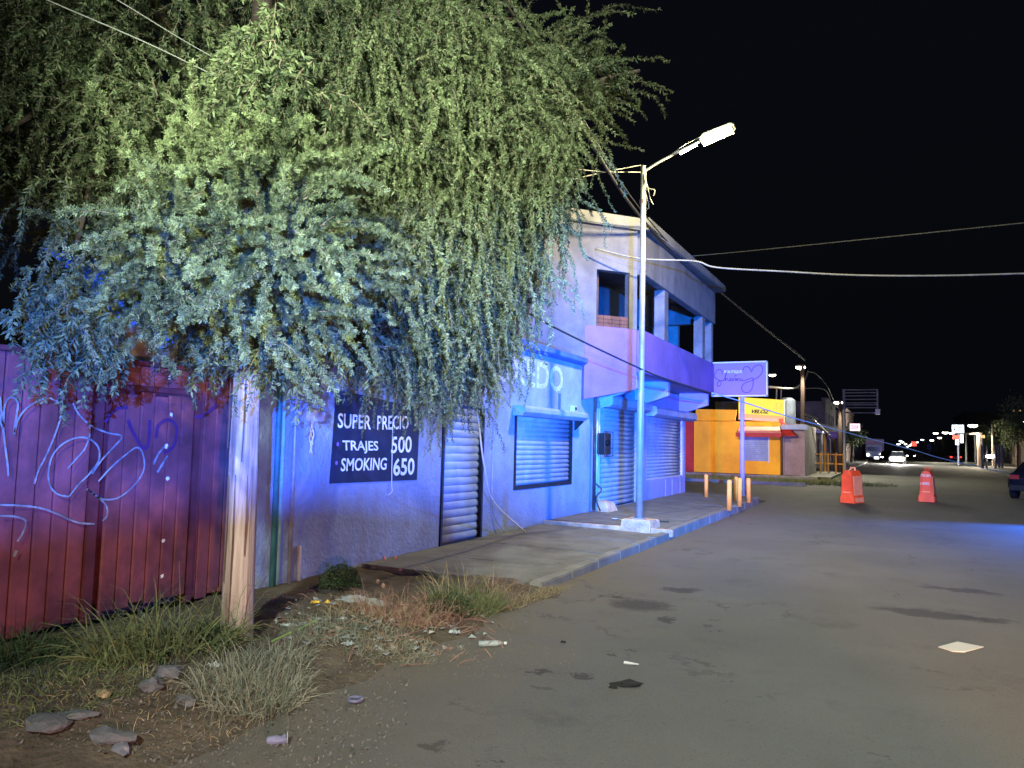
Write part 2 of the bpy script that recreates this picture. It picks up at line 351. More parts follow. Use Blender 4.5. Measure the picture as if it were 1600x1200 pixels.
def smooth_path(P, n=6):
    P = [Vector(p) for p in P]; out = []
    for i in range(len(P)-1):
        p0, p1, p2, p3 = P[max(i-1, 0)], P[i], P[i+1], P[min(i+2, len(P)-1)]
        for k in range(n):
            t = k/n; out.append(.5*((2*p1)+(p2-p0)*t+(2*p0-5*p1+4*p2-p3)*t*t+(3*p1-p0-3*p2+p3)*t**3))
    out.append(P[-1]); return out
def ribbon(mb, P, w, nrm):
    nrm = Vector(nrm); i0 = len(mb.v)
    for k, p in enumerate(P):
        d = (P[min(k+1, len(P)-1)]-P[max(k-1, 0)]).normalized(); s = d.cross(nrm).normalized()
        ww = w[k] if isinstance(w, list) else w
        mb.v += [tuple(p+s*ww/2), tuple(p-s*ww/2)]
        if k: a = i0+2*k; mb.f.append((a-2, a-1, a+1, a))

# ================================================================== SETTING
XF = -5.75        # the street front of the left buildings
XK = -3.38        # kerb line
def sheet(name, x0, x1, y0, y1, z, m, nx=1, ny=1, zf=None, **k):
    mb = MB(); ox, oy = (x0+x1)/2, (y0+y1)/2
    for j in range(ny+1):
        for i in range(nx+1):
            x = x0+(x1-x0)*i/nx; y = y0+(y1-y0)*j/ny; mb.v.append((x, y, z+(zf(x, y) if zf else 0)))
    for j in range(ny):
        for i in range(nx): a = j*(nx+1)+i; mb.f.append((a, a+1, a+nx+2, a+nx+1))
    return make(name, mb, m, origin=(ox, oy, z), smooth=True, **k)
sheet('ground', -150, 150, -60, 640, -.03, 'dirt', kind='structure')
sheet('road', XK-.02, 9.5, -40, 600, 0, 'road', 40, 40, kind='structure')
sheet('side_road', -60, XK-.02, 23.3, 33.2, -.004, 'road', kind='structure')
from mathutils import noise as mnoise
def bumpy(x, y):
    e = max(0, min(1, (XK+.55-x)/.9)); f = max(0, min(1, (7.95-y)/.6))
    h = .05*mnoise.noise(Vector((x*.9, y*.9, 0)))+.035*mnoise.noise(Vector((x*3.1, y*3.1, 3)))+.012*mnoise.noise(Vector((x*11, y*11, 5)))
    bank = .10*math.exp(-((x+4.2)**2)/.5)*math.exp(-((y-2.6)**2)/1.6)
    return (.05+h+bank)*e*f-.03*(1-e*f)
sheet('dirt_verge', -6.2, -2.5, -2, 8.0, .0, 'dirt', 90, 220, bumpy, kind='structure')
sw = root('sidewalk', (-4.6, 12, 0), kind='structure')
def slab(y0, y1, z, x1=XK, tilt=0):
    mb = MB(); j = .006
    mb.hexa([(XF+.02, y0+j, -.1), (x1-.16, y0+j, -.1), (x1-.16, y1-j, -.1), (XF+.02, y1-j, -.1)],
            [(XF+.02, y0+j, z+tilt), (x1-.16, y0+j, z), (x1-.16, y1-j, z+random.uniform(-.008, .008)), (XF+.02, y1-j, z+.01)])
    make('slab', mb, 'sidewalk', sw, bevel=.008)
ys = [7.2, 8.3, 9.7, 11.1, 12.45]
for a, b in zip(ys, ys[1:]): slab(a, b, .085+.004*(a-7))
ys = [12.47, 14.4, 16.4, 18.4, 20.4, 22.6]
for a, b in zip(ys, ys[1:]): slab(a, b, .155)
mb = MB(); mb.box(XF+.02, XK+.05, 12.38, 12.47, .05, .172); make('step_edge', mb, 'foot', sw, bevel=.012)
def kerb(P0, P1, z):
    d = (Vector(P1)-Vector(P0)); s = Vector((-d.y, d.x, 0)).normalized()*.075; mb = MB(); P0, P1 = Vector(P0), Vector(P1); e = d.normalized()*.006
    q = [P0+e+s, P0+e-s, P1-e-s, P1-e+s]
    mb.hexa([(p.x, p.y, -.1) for p in q], [(p.x, p.y, z+random.uniform(-.008, .008)) for p in q]); make('kerbstone', mb, 'kerb', sw, bevel=.012)
for i in range(6): kerb((XK-.08+.0, 7.3+i*.86, 0), (XK-.08, 8.16+i*.86, 0), .095+.006*i)
for i in range(9): kerb((XK-.08, 12.46+i*1.0, 0), (XK-.08, 13.46+i*1.0, 0), .16)
pts = [(XK-.08, 21.46), (XK-.12, 22.0), (XK-.32, 22.45), (XK-.75, 22.75)]
for a, b in zip(pts, pts[1:]): kerb((*a, 0), (*b, 0), .16)
kerb((XK-.75, 22.75, 0), (-5.9, 22.78, 0), .15)
# far side of the side street: kerb, grass strip, pale walk
mb = MB(); mb.box(-40, -3.3, 33.2, 33.6, -.05, .13); make('far_kerb', mb, 'kerb', kind='structure', bevel=.01)
mb = MB(); mb.box(-40, -3.4, 39.7, 40.96, -.05, .16); make('far_walk', mb, 'kerb', kind='structure')
mb = MB(); mb.box(-5.0, -2.9, 41.2, 140, -.05, .13); make('far_pavement', mb, 'sidewalk', kind='structure')
mb = MB(); mb.box(8.6, 13.5, 30, 400, -.05, .12); make('right_pavement', mb, 'sidewalk', kind='structure')

# ------------------------------------------------------------------ red gate
g = root('sheet_metal_gate', (XF, 3.0, 0), label='maroon ribbed sheet metal gate and fence covered in silver graffiti', cat='gate')
z_top = lambda y: 2.19
pitch = .1355
me = mesh_of(MB().prism([(0, .004), (.022, .012), (.022, pitch-.012), (0, pitch-.004)], 'z', 0, 1), 'gate')
# each ribbed strip is one piece; the pedestrian door in the middle has its own strips
y = .6; k = 0
while y < 5.16:
    door = 3.86 < y+pitch/2 < 4.66
    z0, z1 = (.16, 1.93) if door else (.10, 2.17)
    if not (3.72 < y+pitch/2 < 3.86 or 4.62 < y+pitch/2 < 4.72):
        o = link('metal_strip', me, g, (XF+(.03 if door else 0)+random.uniform(-.003, .0015), y, z0+random.uniform(-.02, .02))); o.scale = (1, 1, z1-z0); o.rotation_euler = (0, random.uniform(-.0012, .0012), random.uniform(-.02, .02))
    y += pitch
mb = MB(); mb.box(XF-.03, XF-.004, .6, 5.22, .1, 2.14); make('backing_sheet', mb, 'gate_dark', g)
for (y0, y1, z0, z1, xx) in ((3.72, 3.80, .08, 2.17, .045), (4.68, 4.745, .08, 2.0, .045), (3.805, 4.675, 1.955, 2.0, .05), (5.17, 5.24, .05, 2.2, .05)):
    mb = MB(); mb.box(XF, XF+xx, y0, y1, z0, z1); make('gate_frame', mb, 'gate_dark', g, bevel=.004)
mb = MB(); mb.box(XF-.02, XF+.045, .6, 5.24, 2.175, 2.215); make('top_rail', mb, 'gate_dark', g, bevel=.004)
for i in range(6):
    mb = MB(); yy = 3.83+i*.14; mb.box(XF+.0, XF+.03, yy+.004, yy+.132, 2.005, 2.17); make('header_strip', mb, 'gate', g)
mb = MB()
for (px, py) in ((265, 590), (335, 597), (268, 648), (260, 697), (262, 747), (255, 845), (253, 900), (297, 591)):
    p = wp(px, py, XF+.056); q = len(mb.v); pts = []
    for a in range(9): pts.append((p.x, p.y+.018*math.cos(a*.698)*random.uniform(.6, 1.2), p.z+.022*math.sin(a*.698)*random.uniform(.6, 1.2)))
    mb.poly(pts)
make('paint_fleck', mb, 'white_paint', g, kind='stuff')
GX = XF+.056
def Z1(a, b): return wp(a/2.5, 540+b/2.5, GX)
strokes = [[(0, 270), (10, 320), (20, 230), (45, 202), (70, 225), (60, 300), (55, 350), (70, 290), (110, 240), (170, 208), (215, 212), (240, 250), (225, 320), (185, 420), (150, 490), (135, 540)],
           [(0, 200), (8, 280), (20, 390), (30, 470), (33, 510)],
           [(270, 590), (225, 580), (195, 545), (190, 490), (205, 430), (245, 385), (300, 360), (350, 365), (385, 400), (385, 450), (350, 500), (305, 545), (270, 590)],
           [(285, 225), (310, 270), (360, 315), (420, 340), (475, 355), (440, 400), (395, 450), (360, 500)],
           [(265, 480), (300, 440), (330, 405), (350, 350), (350, 290)],
           [(385, 530), (430, 480), (480, 435), (535, 398), (560, 430), (560, 490), (520, 550), (460, 595), (400, 600), (360, 575), (340, 560), (380, 590), (415, 625), (418, 665), (400, 685)],
           [(0, 622), (80, 625), (160, 635), (230, 660), (300, 690), (370, 697)], [(0, 665), (60, 668), (100, 685), (90, 730), (68, 765)],
           [(640, 395), (615, 430), (600, 465)], [(655, 430), (630, 470), (615, 495)], [(55, 825), (65, 800)]]
for st in strokes:
    mb = MB(); ribbon(mb, smooth_path([Z1(*p) for p in st], 8), .014 if len(st) > 3 else .020, (1, 0, 0)); make('graffiti_stroke', mb, 'graffiti', g)
for st in ([(500, 290), (520, 340), (560, 400), (580, 380), (585, 290)], [(610, 360), (620, 310), (660, 290), (690, 320), (680, 390), (640, 420)], [(410, 300), (450, 250), (500, 240)], [(760, 280), (800, 270), (850, 230)]):
    mb = MB(); ribbon(mb, smooth_path([Z1(*p) for p in st], 8), .03, (1, 0, 0)); make('graffiti_stroke', mb, 'graffiti2', g, label='dark purple spray stroke')
# crumbling wall and tarp behind the gate
mb = MB()
N = 10; tops = [2.75+.16*mnoise.noise(Vector((i*.7, 0, 0)))+(.12 if i % 5 == 0 else 0) for i in range(N+1)]
for i in range(N):
    a = 3.72+i*.155; mb.hexa([(-6.5, a, 0), (-6.25, a, 0), (-6.25, a+.155, 0), (-6.5, a+.155, 0)], [(-6.5, a, tops[i]), (-6.25, a, tops[i]), (-6.25, a+.155, tops[i+1]), (-6.5, a+.155, tops[i+1])])
make('garden_wall', mb, 'sand', label='crumbling tan plaster wall rising behind the maroon gate', cat='wall')
mb = MB(); nu, nv = 18, 12
A, B, Cc, D = Vector((-6.2, 3.5, 3.1)), Vector((-6.15, 5.3, 3.15)), Vector((-6.12, 5.35, 2.28)), Vector((-6.18, 4.2, 2.62))
for j in range(nv+1):
    for i in range(nu+1):
        u, v = i/nu, j/nv; p = (A*(1-u)+B*u)*(1-v)+(D*(1-u)+Cc*u)*v
        p.x += .04*mnoise.noise(Vector((u*5, v*4, 0)))+.02*math.sin(u*22+v*4); mb.v.append(tuple(p))
for j in range(nv):
    for i in range(nu): a = j*(nu+1)+i; mb.f.append((a, a+1, a+nu+2, a+nu+1))
make('tarp', mb, 'tarp', smooth=True, label='creased blue tarp hung over the tan wall behind the gate', cat='tarp')

# ------------------------------------------------------------------ blue painted shop
YB0, YB1, ZB = 5.36, 14.86, 3.2
shop = root('tuxedo_shop', (XF, 10, 0), label='low single-storey tuxedo shop with painted price board and cornice, lit blue', cat='building')
mb = MB(); door = (8.93, 10.14, .05, 2.12); win = (11.2, 13.76, .78, 2.06)
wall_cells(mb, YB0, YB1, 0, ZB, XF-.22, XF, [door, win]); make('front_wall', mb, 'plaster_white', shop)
mb = MB(); mb.box(-8.6, XF-.225, YB0, YB0+.2, 0, ZB); mb.box(-8.6, XF-.225, YB1-.2, YB1, 0, ZB); mb.box(-8.8, -8.601, YB0, YB1, 0, ZB); make('side_wall', mb, 'plaster_white', shop)
mb = MB(); mb.box(-8.6, XF-.225, YB0+.201, YB1-.201, ZB-.14, ZB-.01); make('roof', mb, 'concrete', shop)
mb = MB(); mb.prism([(XF-.25, ZB), (XF+.05, ZB), (XF+.13, ZB+.05), (XF+.13, ZB+.15), (XF-.25, ZB+.15)], 'y', YB0-.04, YB1+.04); make('cornice', mb, 'plaster_blue', shop, bevel=.008)
def shutter(parent, y0, y1, z0, z1, xx, pitch=.095, frame=None, fw=.05, box=True, m='shutter'):
    n = max(1, int(round((z1-z0)/pitch))); p = (z1-z0)/n
    prof = [(0, 0), (.004, .004), (.018, p*.22), (.024, p*.5), (.018, p*.78), (.004, p-.004), (0, p)]
    me = mesh_of(MB().prism([(a-.0, b) for a, b in prof]+[(-.006, p), (-.006, 0)], 'y', 0, 1), m, True)
    for i in range(n):
        o = link('slat', me, parent, (xx, y0, z0+i*p)); o.scale = (1, y1-y0, 1)
    if frame:
        for (a, b, c, d) in ((y0-fw, y0, z0-fw, z1), (y1, y1+fw, z0-fw, z1), (y0, y1, z0-fw, z0)):
            mb = MB(); mb.box(xx-.05, xx+.07, a, b, c, d); make('frame', mb, frame, parent, bevel=.004)
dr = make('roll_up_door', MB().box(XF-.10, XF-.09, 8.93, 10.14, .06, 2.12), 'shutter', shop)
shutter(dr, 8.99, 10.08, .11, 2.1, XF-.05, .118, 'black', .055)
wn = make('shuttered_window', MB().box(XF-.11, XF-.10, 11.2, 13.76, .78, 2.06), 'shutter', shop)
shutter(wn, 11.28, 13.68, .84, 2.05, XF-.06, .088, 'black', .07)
mb = MB(); mb.prism([(XF+.004, 2.04), (XF+.16, 2.04), (XF+.25, 2.10), (XF+.25, 2.17), (XF+.22, 2.21), (XF+.004, 2.21)], 'y', 11.1, 14.0); make('shutter_box', mb, 'shutter', shop, bevel=.005)
mb = MB(); mb.prism([(XF+.003, 1.85), (XF+.02, 1.85), (XF+.2, 2.02), (XF+.2, 2.038), (XF+.003, 2.038)], 'y', 13.84, 13.87); make('bracket', mb, 'black', shop)
mb = MB(); mb.box(XF+.005, XF+.10, 13.6, 13.76, 2.22, 2.34); make('alarm_box', mb, 'white', shop, bevel=.01)
mb = MB(); mb.box(XF+.1, XF+.108, 13.63, 13.72, 2.25, 2.31); make('alarm_face', mb, 'black', shop)
# painted price board
sb = make('price_board', MB().prism([(6.585, 1.07), (8.32, 1.05), (8.34, 2.02), (6.63, 2.16)], 'x', XF+.002, XF+.012), 'sign_navy', shop)
TX = XF+.0155
def tz(a, b): return wp(440+a/6.154, 620+b/6.154, TX)
def paint(s, bl, br, tl, m='white_paint', parent=sb, **k): o = tz(*bl); lettering(s, o, tz(*br)-o, tz(*tl)-o, m, parent, **k)
paint('SUPER', (540, 300), (858, 315), (540, 155), bold=.018, shear=.05)
paint('PRECIO', (918, 318), (1222, 312), (918, 180), bold=.014, shear=.05)
paint('TRAJES', (590, 545), (932, 545), (585, 418), bold=.016)
paint('SMOKING', (568, 718), (1008, 702), (575, 590), bold=.016, shear=.04)
paint('500', (1052, 545), (1252, 535), (1050, 382), bold=.016, shear=.06)
paint('650', (1072, 762), (1275, 750), (1078, 590), bold=.022)
for (a, b) in ((540, 455), (528, 636)):
    c = tz(a, b); mb = MB(); mb.poly([(c.x, c.y+.022*math.cos(t*.785), c.z+.026*math.sin(t*.785)) for t in range(8)]); make('bullet_mark', mb, 'pink', sb)
# tall outlined name over the window
o = Vector((XF+.004, 9.95, 2.57)); lettering('TUXEDO', o, (0, 3.28, 0), (0, 0, .50), 'faded_letters', shop, bold=.02)
mb = MB(); mb.box(XF+.001, XF+.003, 13.02, 13.14, 2.15, 2.55); make('dark_strip', mb, 'plaster_blue', shop)  # narrow darker blue strip on the wall under the name
# pipes on the wall by the utility pole
for (y0, r, m, z1) in ((5.74, .028, 'teal', 3.15), (5.82, .022, 'teal_lt', 3.15), (5.99, .022, 'pipe', 3.15), (6.14, .022, 'white', .42)):
    make('downpipe', MB().tube([(XF+r+.004, y0, .02), (XF+r+.004, y0-.02, z1)], r, 10), m, shop, smooth=True)
t = MB(); t.tube([(XF+.002, 6.22, 1.84), (XF+.12, 6.24, 1.83), (XF+.13, 6.24, 1.83)], .075, 14); fl = make('flood_lamp', t, 'white', shop)
make('lens', MB().tube([(XF+.131, 6.24, 1.83), (XF+.19, 6.27, 1.82)], [.075, .055], 14), 'lilac', fl)
mb = MB()
for q in range(3): mb.tube(smooth_path([(XF+.06+.01*q, 6.19+.02*math.sin(q*2+i*1.3), 1.77-.05*i) for i in range(8)], 3), .008, 5)
make('tangled_wire', mb, 'white', fl, kind='stuff')
make('loose_cord', MB().tube(smooth_path([(XF+.02, 7.72, 1.95), (XF+.022, 7.73, 1.4), (XF+.025, 7.74, 1.02), (XF+.03, 7.75, .93), (XF+.03, 7.66, .88)], 5), .005, 6), 'cable_white', shop)
make('loose_cord', MB().tube(smooth_path([(XF+.02, 10.45, 1.9), (XF+.022, 10.42, .9), (XF+.03, 10.5, .4), (XF+.08, 10.8, .1)], 5), .007, 6), 'pipe', shop)

# ------------------------------------------------------------------ two-storey corner building
XO = -4.75; bl = root('corner_building', (-5.2, 19, 0), label='two-storey corner building with open concrete upper gallery, pink band and two roller shutters', cat='building')
G0, G1 = 14.9, 22.85
mb = MB(); s1 = (15.35, 18.05, .16, 2.46); s2 = (18.8, 22.6, .66, 2.38)
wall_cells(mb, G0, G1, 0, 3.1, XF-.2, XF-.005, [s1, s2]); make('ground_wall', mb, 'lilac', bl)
mb = MB(); mb.box(-13, XF-.205, G1-.2, G1, 0, 6.0); mb.box(-13.2, -13, 12, G1, 0, 6.0); make('rear_wall', mb, 'concrete', bl)
# diagonal side wall: from the overhang corner back over the low shop's roof
Pc = Vector((-4.86, 15.1, 0)); Pd = Vector((-5.48, 14.39, 0)); dv = (Pd-Pc).normalized(); nv_ = Vector((dv.y, -dv.x, 0))
if nv_.y > 0: nv_ = -nv_
Pe = Pc+dv*6.2
def dwall(mb, a, b, z0, z1, t=.18, off=0., z0b=None):
    p, q = Pc+dv*a+nv_*off, Pc+dv*b+nv_*off; i = -nv_*t; zb = z0 if z0b is None else z0b
    mb.hexa([(p.x, p.y, z0), (q.x, q.y, zb), (q.x+i.x, q.y+i.y, zb), (p.x+i.x, p.y+i.y, z0)],
            [(p.x, p.y, z1), (q.x, q.y, z1), (q.x+i.x, q.y+i.y, z1), (p.x+i.x, p.y+i.y, z1)])
    return mb
make('upper_side_wall', dwall(dwall(MB(), .98, 6.2, 3.36, 5.26), 0, 6.2, 5.262, 6.2), 'concrete_lt', bl)
make('pink_band', dwall(MB(), .004, 1.25, 2.76, 4.05, .16, .006, 2.5), 'pink', bl)
make('corner_column', dwall(MB(), .0, .19, 4.055, 5.26, .19), 'concrete_lt', bl)
# bricks of the low sill in the side opening
for r_ in range(3):
    for c_ in range(4):
        a = .2+c_*.195+(.0 if r_ % 2 else .0); mb = dwall(MB(), a+.006, a+.19, 4.056+r_*.083, 4.056+r_*.083+.076, .11, -.03-random.uniform(0, .008)); make('brick', mb, 'brick', bl)
make('roof_cap', dwall(MB(), -.25, 6.25, 6.203, 6.46, 2.2, .12), 'concrete', bl, bevel=.02)
# street face of the overhang
mb = MB(); mb.box(XO-.14, XO, 15.2, 22.25, 3.13, 4.05); make('pink_band', mb, 'pink', bl, bevel=.01)
mb = MB(); mb.box(XF-.19, XO-.145, 15.25, 22.25, 3.16, 3.34); make('floor_slab', mb, 'lilac', bl)
for (ya, yb_) in ((15.26, 15.42), (17.75, 17.93), (22.05, 22.245)):
    mb = MB(); mb.prism([(XF-.003, 2.52), (XO-.15, 2.80), (XO-.15, 3.155), (XF-.003, 3.155)], 'y', ya, yb_); make('bracket', mb, 'lilac', bl, bevel=.006)
for (ya, yb_) in ((16.95, 17.3), (20.85, 21.2), (22.0, 22.24)):
    mb = MB(); mb.box(XO-.28, XO-.03, ya, yb_, 4.053, 5.27); make('column', mb, 'concrete_lt', bl, bevel=.012)
mb = MB(); mb.box(XO-.2, XO, 15.25, 22.4, 5.275, 6.22); make('fascia', mb, 'concrete_lt', bl, bevel=.01)
mb = MB(); mb.prism([(15.15, 6.22), (23.3, 6.42), (23.3, 6.62), (15.15, 6.5)], 'x', -8.6, XO+.14); make('roof_slab', mb, 'concrete', bl, bevel=.02)
mb = MB(); mb.box(-9, XO-.205, 22.1, 22.3, 5.275, 6.21); make('end_fascia', mb, 'concrete_lt', bl)
# rear wall of the gallery in individual blocks
for r_ in range(9):
    for c_ in range(13):
        yy = 15.6+c_*.42+(.21 if r_ % 2 else 0); zz = 3.36+r_*.205
        if r_ > 3 and 19.3 < yy < 20.6: continue
        if not hasattr(bpy, '_blk'): bpy._blk = mesh_of(MB().box(0, .12, .006, .41, .006, .197), 'block')
        link('block', bpy._blk, bl, (-7.4+random.uniform(-.006, .006), yy, zz))
mb = MB(); mb.box(-7.5, -7.405, 15.5, 22.2, 3.34, 6.2); make('gallery_back_wall', mb, 'dark_wall3', bl)
mb = MB(); mb.box(-13, XF-.2, 12.5, G1-.21, 3.0, 3.15); make('upper_floor', mb, 'concrete', bl)
d1 = make('roll_up_door', MB().box(XF-.13, XF-.12, 15.35, 18.05, .16, 2.46), 'shutter', bl); shutter(d1, 15.4, 18.0, .16, 2.45, XF-.09, .108, 'galv', .045)
d2 = make('shuttered_window', MB().box(XF-.13, XF-.12, 18.8, 22.6, .66, 2.38), 'shutter', bl); shutter(d2, 18.88, 22.52, .7, 2.37, XF-.09, .092, 'white', .06)
mb = MB(); mb.prism([(XF+.004, 2.40), (XF+.2, 2.40), (XF+.3, 2.46), (XF+.3, 2.6), (XF+.26, 2.66), (XF+.004, 2.68)], 'y', 15.3, 18.3); make('shutter_box', mb, 'shutter', bl, bevel=.005)
mb = MB(); mb.prism([(XF+.004, 2.34), (XF+.2, 2.34), (XF+.3, 2.40), (XF+.3, 2.54), (XF+.26, 2.60), (XF+.004, 2.62)], 'y', 18.7, 23.1); make('shutter_box', mb, 'shutter', bl, bevel=.005)
for zz in (2.47, 2.63): make('bracket', MB().tube([(XF+.004, 15.27, zz-.1), (XF+.3, 15.27, zz)], .012, 6), 'white', bl)
for yy in (18.5, 20.6, 21.3, 22.2): make('wall_strip', MB().box(XF-.002, XF+.008, yy, yy+.03, .1, .62 if yy > 19 else 2.9), 'pipe', bl)  # thin upright grey strips on the ground floor wall
# conduit mast, meter cage, pipes by the shop corner
mast = root('electric_meter_mast', (XF+.2, 14.95, .16), label='dark conduit mast with caged electric meter on a broken footing', cat='meter')
mp_ = [(-5.62, 14.68, .2), (-5.62, 14.68, 2.0), (-5.60, 14.66, 5.85)]
make('conduit', MB().tube(mp_, [.035, .032, .028], 10), 'rust', mast, smooth=True)
for (dy, r) in ((.22, .03), (.36, .022)): make('pipe', MB().tube([(-5.66, 14.68+dy, .2), (-5.66, 14.68+dy, 2.35)], r, 10), 'white', mast, smooth=True)
mb = MB(); mb.box(-5.64, -5.48, 14.86, 15.3, 1.36, 1.82); make('meter_box', mb, 'black', mast, bevel=.01)
mb = MB()
for a in (0, 1):
    for b in (0, 1): mb.tube([(-5.46+.14*a-.14, 14.84+.52*b, 1.32), (-5.46+.14*a-.14, 14.84+.52*b, 1.86)], .01, 5)
for z in (1.33, 1.5, 1.68, 1.85): mb.tube([(-5.46, 14.84, z), (-5.46, 15.36, z)], .009, 5)
make('cage', mb, 'rust', mast)
make('meter_glass', MB().tube([(-5.478, 15.02, 1.62), (-5.42, 15.02, 1.62)], .07, 12), 'glass', mast)
mb = MB(); mb.hexa([(-5.7, 14.9, .12), (-5.35, 14.85, .12), (-5.32, 15.4, .12), (-5.7, 15.45, .12)], [(-5.68, 14.95, .34), (-5.42, 14.9, .36), (-5.4, 15.35, .33), (-5.68, 15.4, .37)]); make('footing', mb, 'foot', mast, bevel=.02)
make('cord', MB().tube(smooth_path([(-5.6, 14.72, .75), (-5.5, 14.8, .62), (-5.58, 14.7, .45), (-5.5, 14.75, .18)], 5), .014, 6), 'rust', mast)
make('loose_wire', MB().tube(smooth_path([(-5.6, 14.66, 5.3), (-5.75, 14.45, 4.6), (-5.85, 14.3, 3.9), (-6.0, 14.1, 3.3)], 5), .008, 5), 'cable', mast)

# ------------------------------------------------------------------ yellow kiosk across the side street
YK = 41.0
kx = lambda px, py: yp(px, py, YK)
ki = root('yellow_shop', (-7.5, YK, 0), label='bright yellow corner shop with rooftop sign and closed grey shutter', cat='building')
kwin = (-7.22, -5.93, .85, 2.12)
mb = MB(); wall_cells(mb, -9.85, -5.32, 0, 2.95, YK, YK+.2, [kwin], 'x'); make('front_wall', mb, 'yellow', ki)
mb = MB(); mb.box(-5.52, -5.32, YK+.2, YK+6, 0, 2.95); mb.box(-9.85, -5.53, YK+6, YK+6.2, 0, 2.95); make('side_wall', mb, 'yellow', ki)
mb = MB(); mb.box(-9.85, -5.3, YK+.2, YK+6, 2.75, 2.94); make('roof', mb, 'dark_wall', ki)
mb = MB(); mb.prism([(-9.7, 2.97), (-7.6, 2.97), (-7.5, 3.56), (-9.7, 3.6)], 'y', YK-.25, YK-.05); make('upper_fascia', mb, 'yellow', ki, bevel=.02)
kw = make('shuttered_window', MB().box(-7.22, -5.93, YK+.12, YK+.13, .85, 2.12), 'shutter', ki)
for i in range(12): make('slat', MB().prism([(YK+.11, 0), (YK+.085, .05), (YK+.11, .10)], 'x', -7.22, -5.93), 'shutter', kw, origin=(-6.5, YK, 0)).location.z += .86+i*.104
for xx in (-7.3, -5.93): make('window_trim', MB().box(xx, xx+.08, YK-.02, YK+.1, .78, 2.12), 'white', kw)
mb = MB(); mb.hexa([(-7.35, YK-1.0, 2.28), (-5.15, YK-1.0, 2.28), (-5.35, YK-.02, 2.66), (-7.35, YK-.02, 2.66)], [(-7.35, YK-1.0, 2.33), (-5.15, YK-1.0, 2.33), (-5.35, YK-.02, 2.71), (-7.35, YK-.02, 2.71)]); aw = make('awning', mb, 'awning', ki)
make('valance', MB().box(-7.36, -5.14, YK-1.03, YK-1.005, 2.12, 2.33), 'red', aw)
make('awning_side', MB().prism([(YK-1.0, 2.12), (YK-.02, 2.12), (YK-.02, 2.64), (YK-1.0, 2.27)], 'x', -7.40, -7.37), 'red', aw)
make('door_panel', MB().box(-10.4, -9.87, YK-.05, YK+.1, 0, 3.0), 'red', ki)
ks = root('shop_sign', (-6.3, YK-.5, 2.95), label='yellow and orange sign board reading VELOZ on top of the yellow shop', cat='sign')
ysg = YK-.6
def kz(a, b): p = yp(1150+a/16, 615+b/16, ysg-.012); return p
q = [yp(1154, 655.5, ysg), yp(1225.5, 660.5, ysg), yp(1225.5, 625, ysg), yp(1154, 620.5, ysg)]
def band(f0, f1, m, y, d=.01):
    L0, R0, L1, R1 = q[0], q[1], q[3], q[2]; a = L0.lerp(L1, f0); b = R0.lerp(R1, f0); c = R0.lerp(R1, f1); d_ = L0.lerp(L1, f1)
    mb = MB(); mb.hexa([(a.x, y, a.z), (b.x, y, b.z), (b.x, y+d, b.z), (a.x, y+d, a.z)], [(d_.x, y, d_.z), (c.x, y, c.z), (c.x, y+d, c.z), (d_.x, y+d, d_.z)]); return make('sign_panel', mb, m, ks)
band(0, .275, 'orange_sign', ysg, .2); band(.279, 1, 'yellow_sign', ysg, .2)
make('red_square', MB().box(kz(1068, 0).x, kz(1175, 0).x, ysg-.012, ysg-.006, kz(1100, 735).z, kz(1100, 625).z), 'red_sign', ks)
p = kz(385, 492); lettering('VELOZ', p, kz(850, 505)-p, kz(395, 396)-p, 'black', ks, shear=.35, bold=.05)
p = kz(225, 655); lettering('ABRE TODO LOS DIAS', p, kz(1030, 680)-p, kz(225, 605)-p, 'white_paint', ks, bold=.02)
for st in ([(950, 400), (990, 300), (1010, 240), (1015, 400)], [(1050, 240), (1160, 240), (1120, 300), (1070, 400)], [(1150, 250), (1130, 420)]):
    mb = MB(); ribbon(mb, smooth_path([kz(*s) for s in st], 4), .02, (0, 1, 0)); make('emblem_stroke', mb, 'orange_sign', ks)
# grey neighbour with shutter
nb = root('grey_lockup', (-4.8, YK+.6, 0), label='narrow pale lock-up with tall shutter right of the yellow shop', cat='building')
mb = MB(); wall_cells(mb, -5.28, -4.18, 0, 2.85, YK+.7, YK+.9, [(-5.2, -4.42, .25, 2.3)], 'x'); make('front_wall', mb, 'dusty', nb)
mb = MB(); mb.box(-5.28, -4.18, YK+.9, YK+7, 0, 2.85); make('body_wall', mb, 'dark_wall', nb)
make('shutter_panel', MB().box(-5.2, -4.42, YK+.8, YK+.82, .25, 2.3), 'dusty', nb)
make('canopy', MB().box(-5.3, -4.0, YK+.1, YK+.69, 2.55, 2.8), 'shutter', nb)
make('red_awning', MB().hexa([(-5.3, YK-.1, 2.2), (-4.5, YK-.1, 2.2), (-4.5, YK+.68, 2.2), (-5.3, YK+.68, 2.2)], [(-5.3, YK+.5, 2.95), (-5.2, YK+.5, 2.95), (-5.2, YK+.68, 2.95), (-5.3, YK+.68, 2.95)]), 'red', nb)
make('water_tank', MB().tube([(-5.2, YK+2.2, 2.9), (-5.2, YK+2.2, 4.2), (-5.2, YK+2.2, 4.35)], [.42, .42, .25], 14), 'dark_wall3', label='dark cylindrical water tank behind the yellow sign', cat='tank')

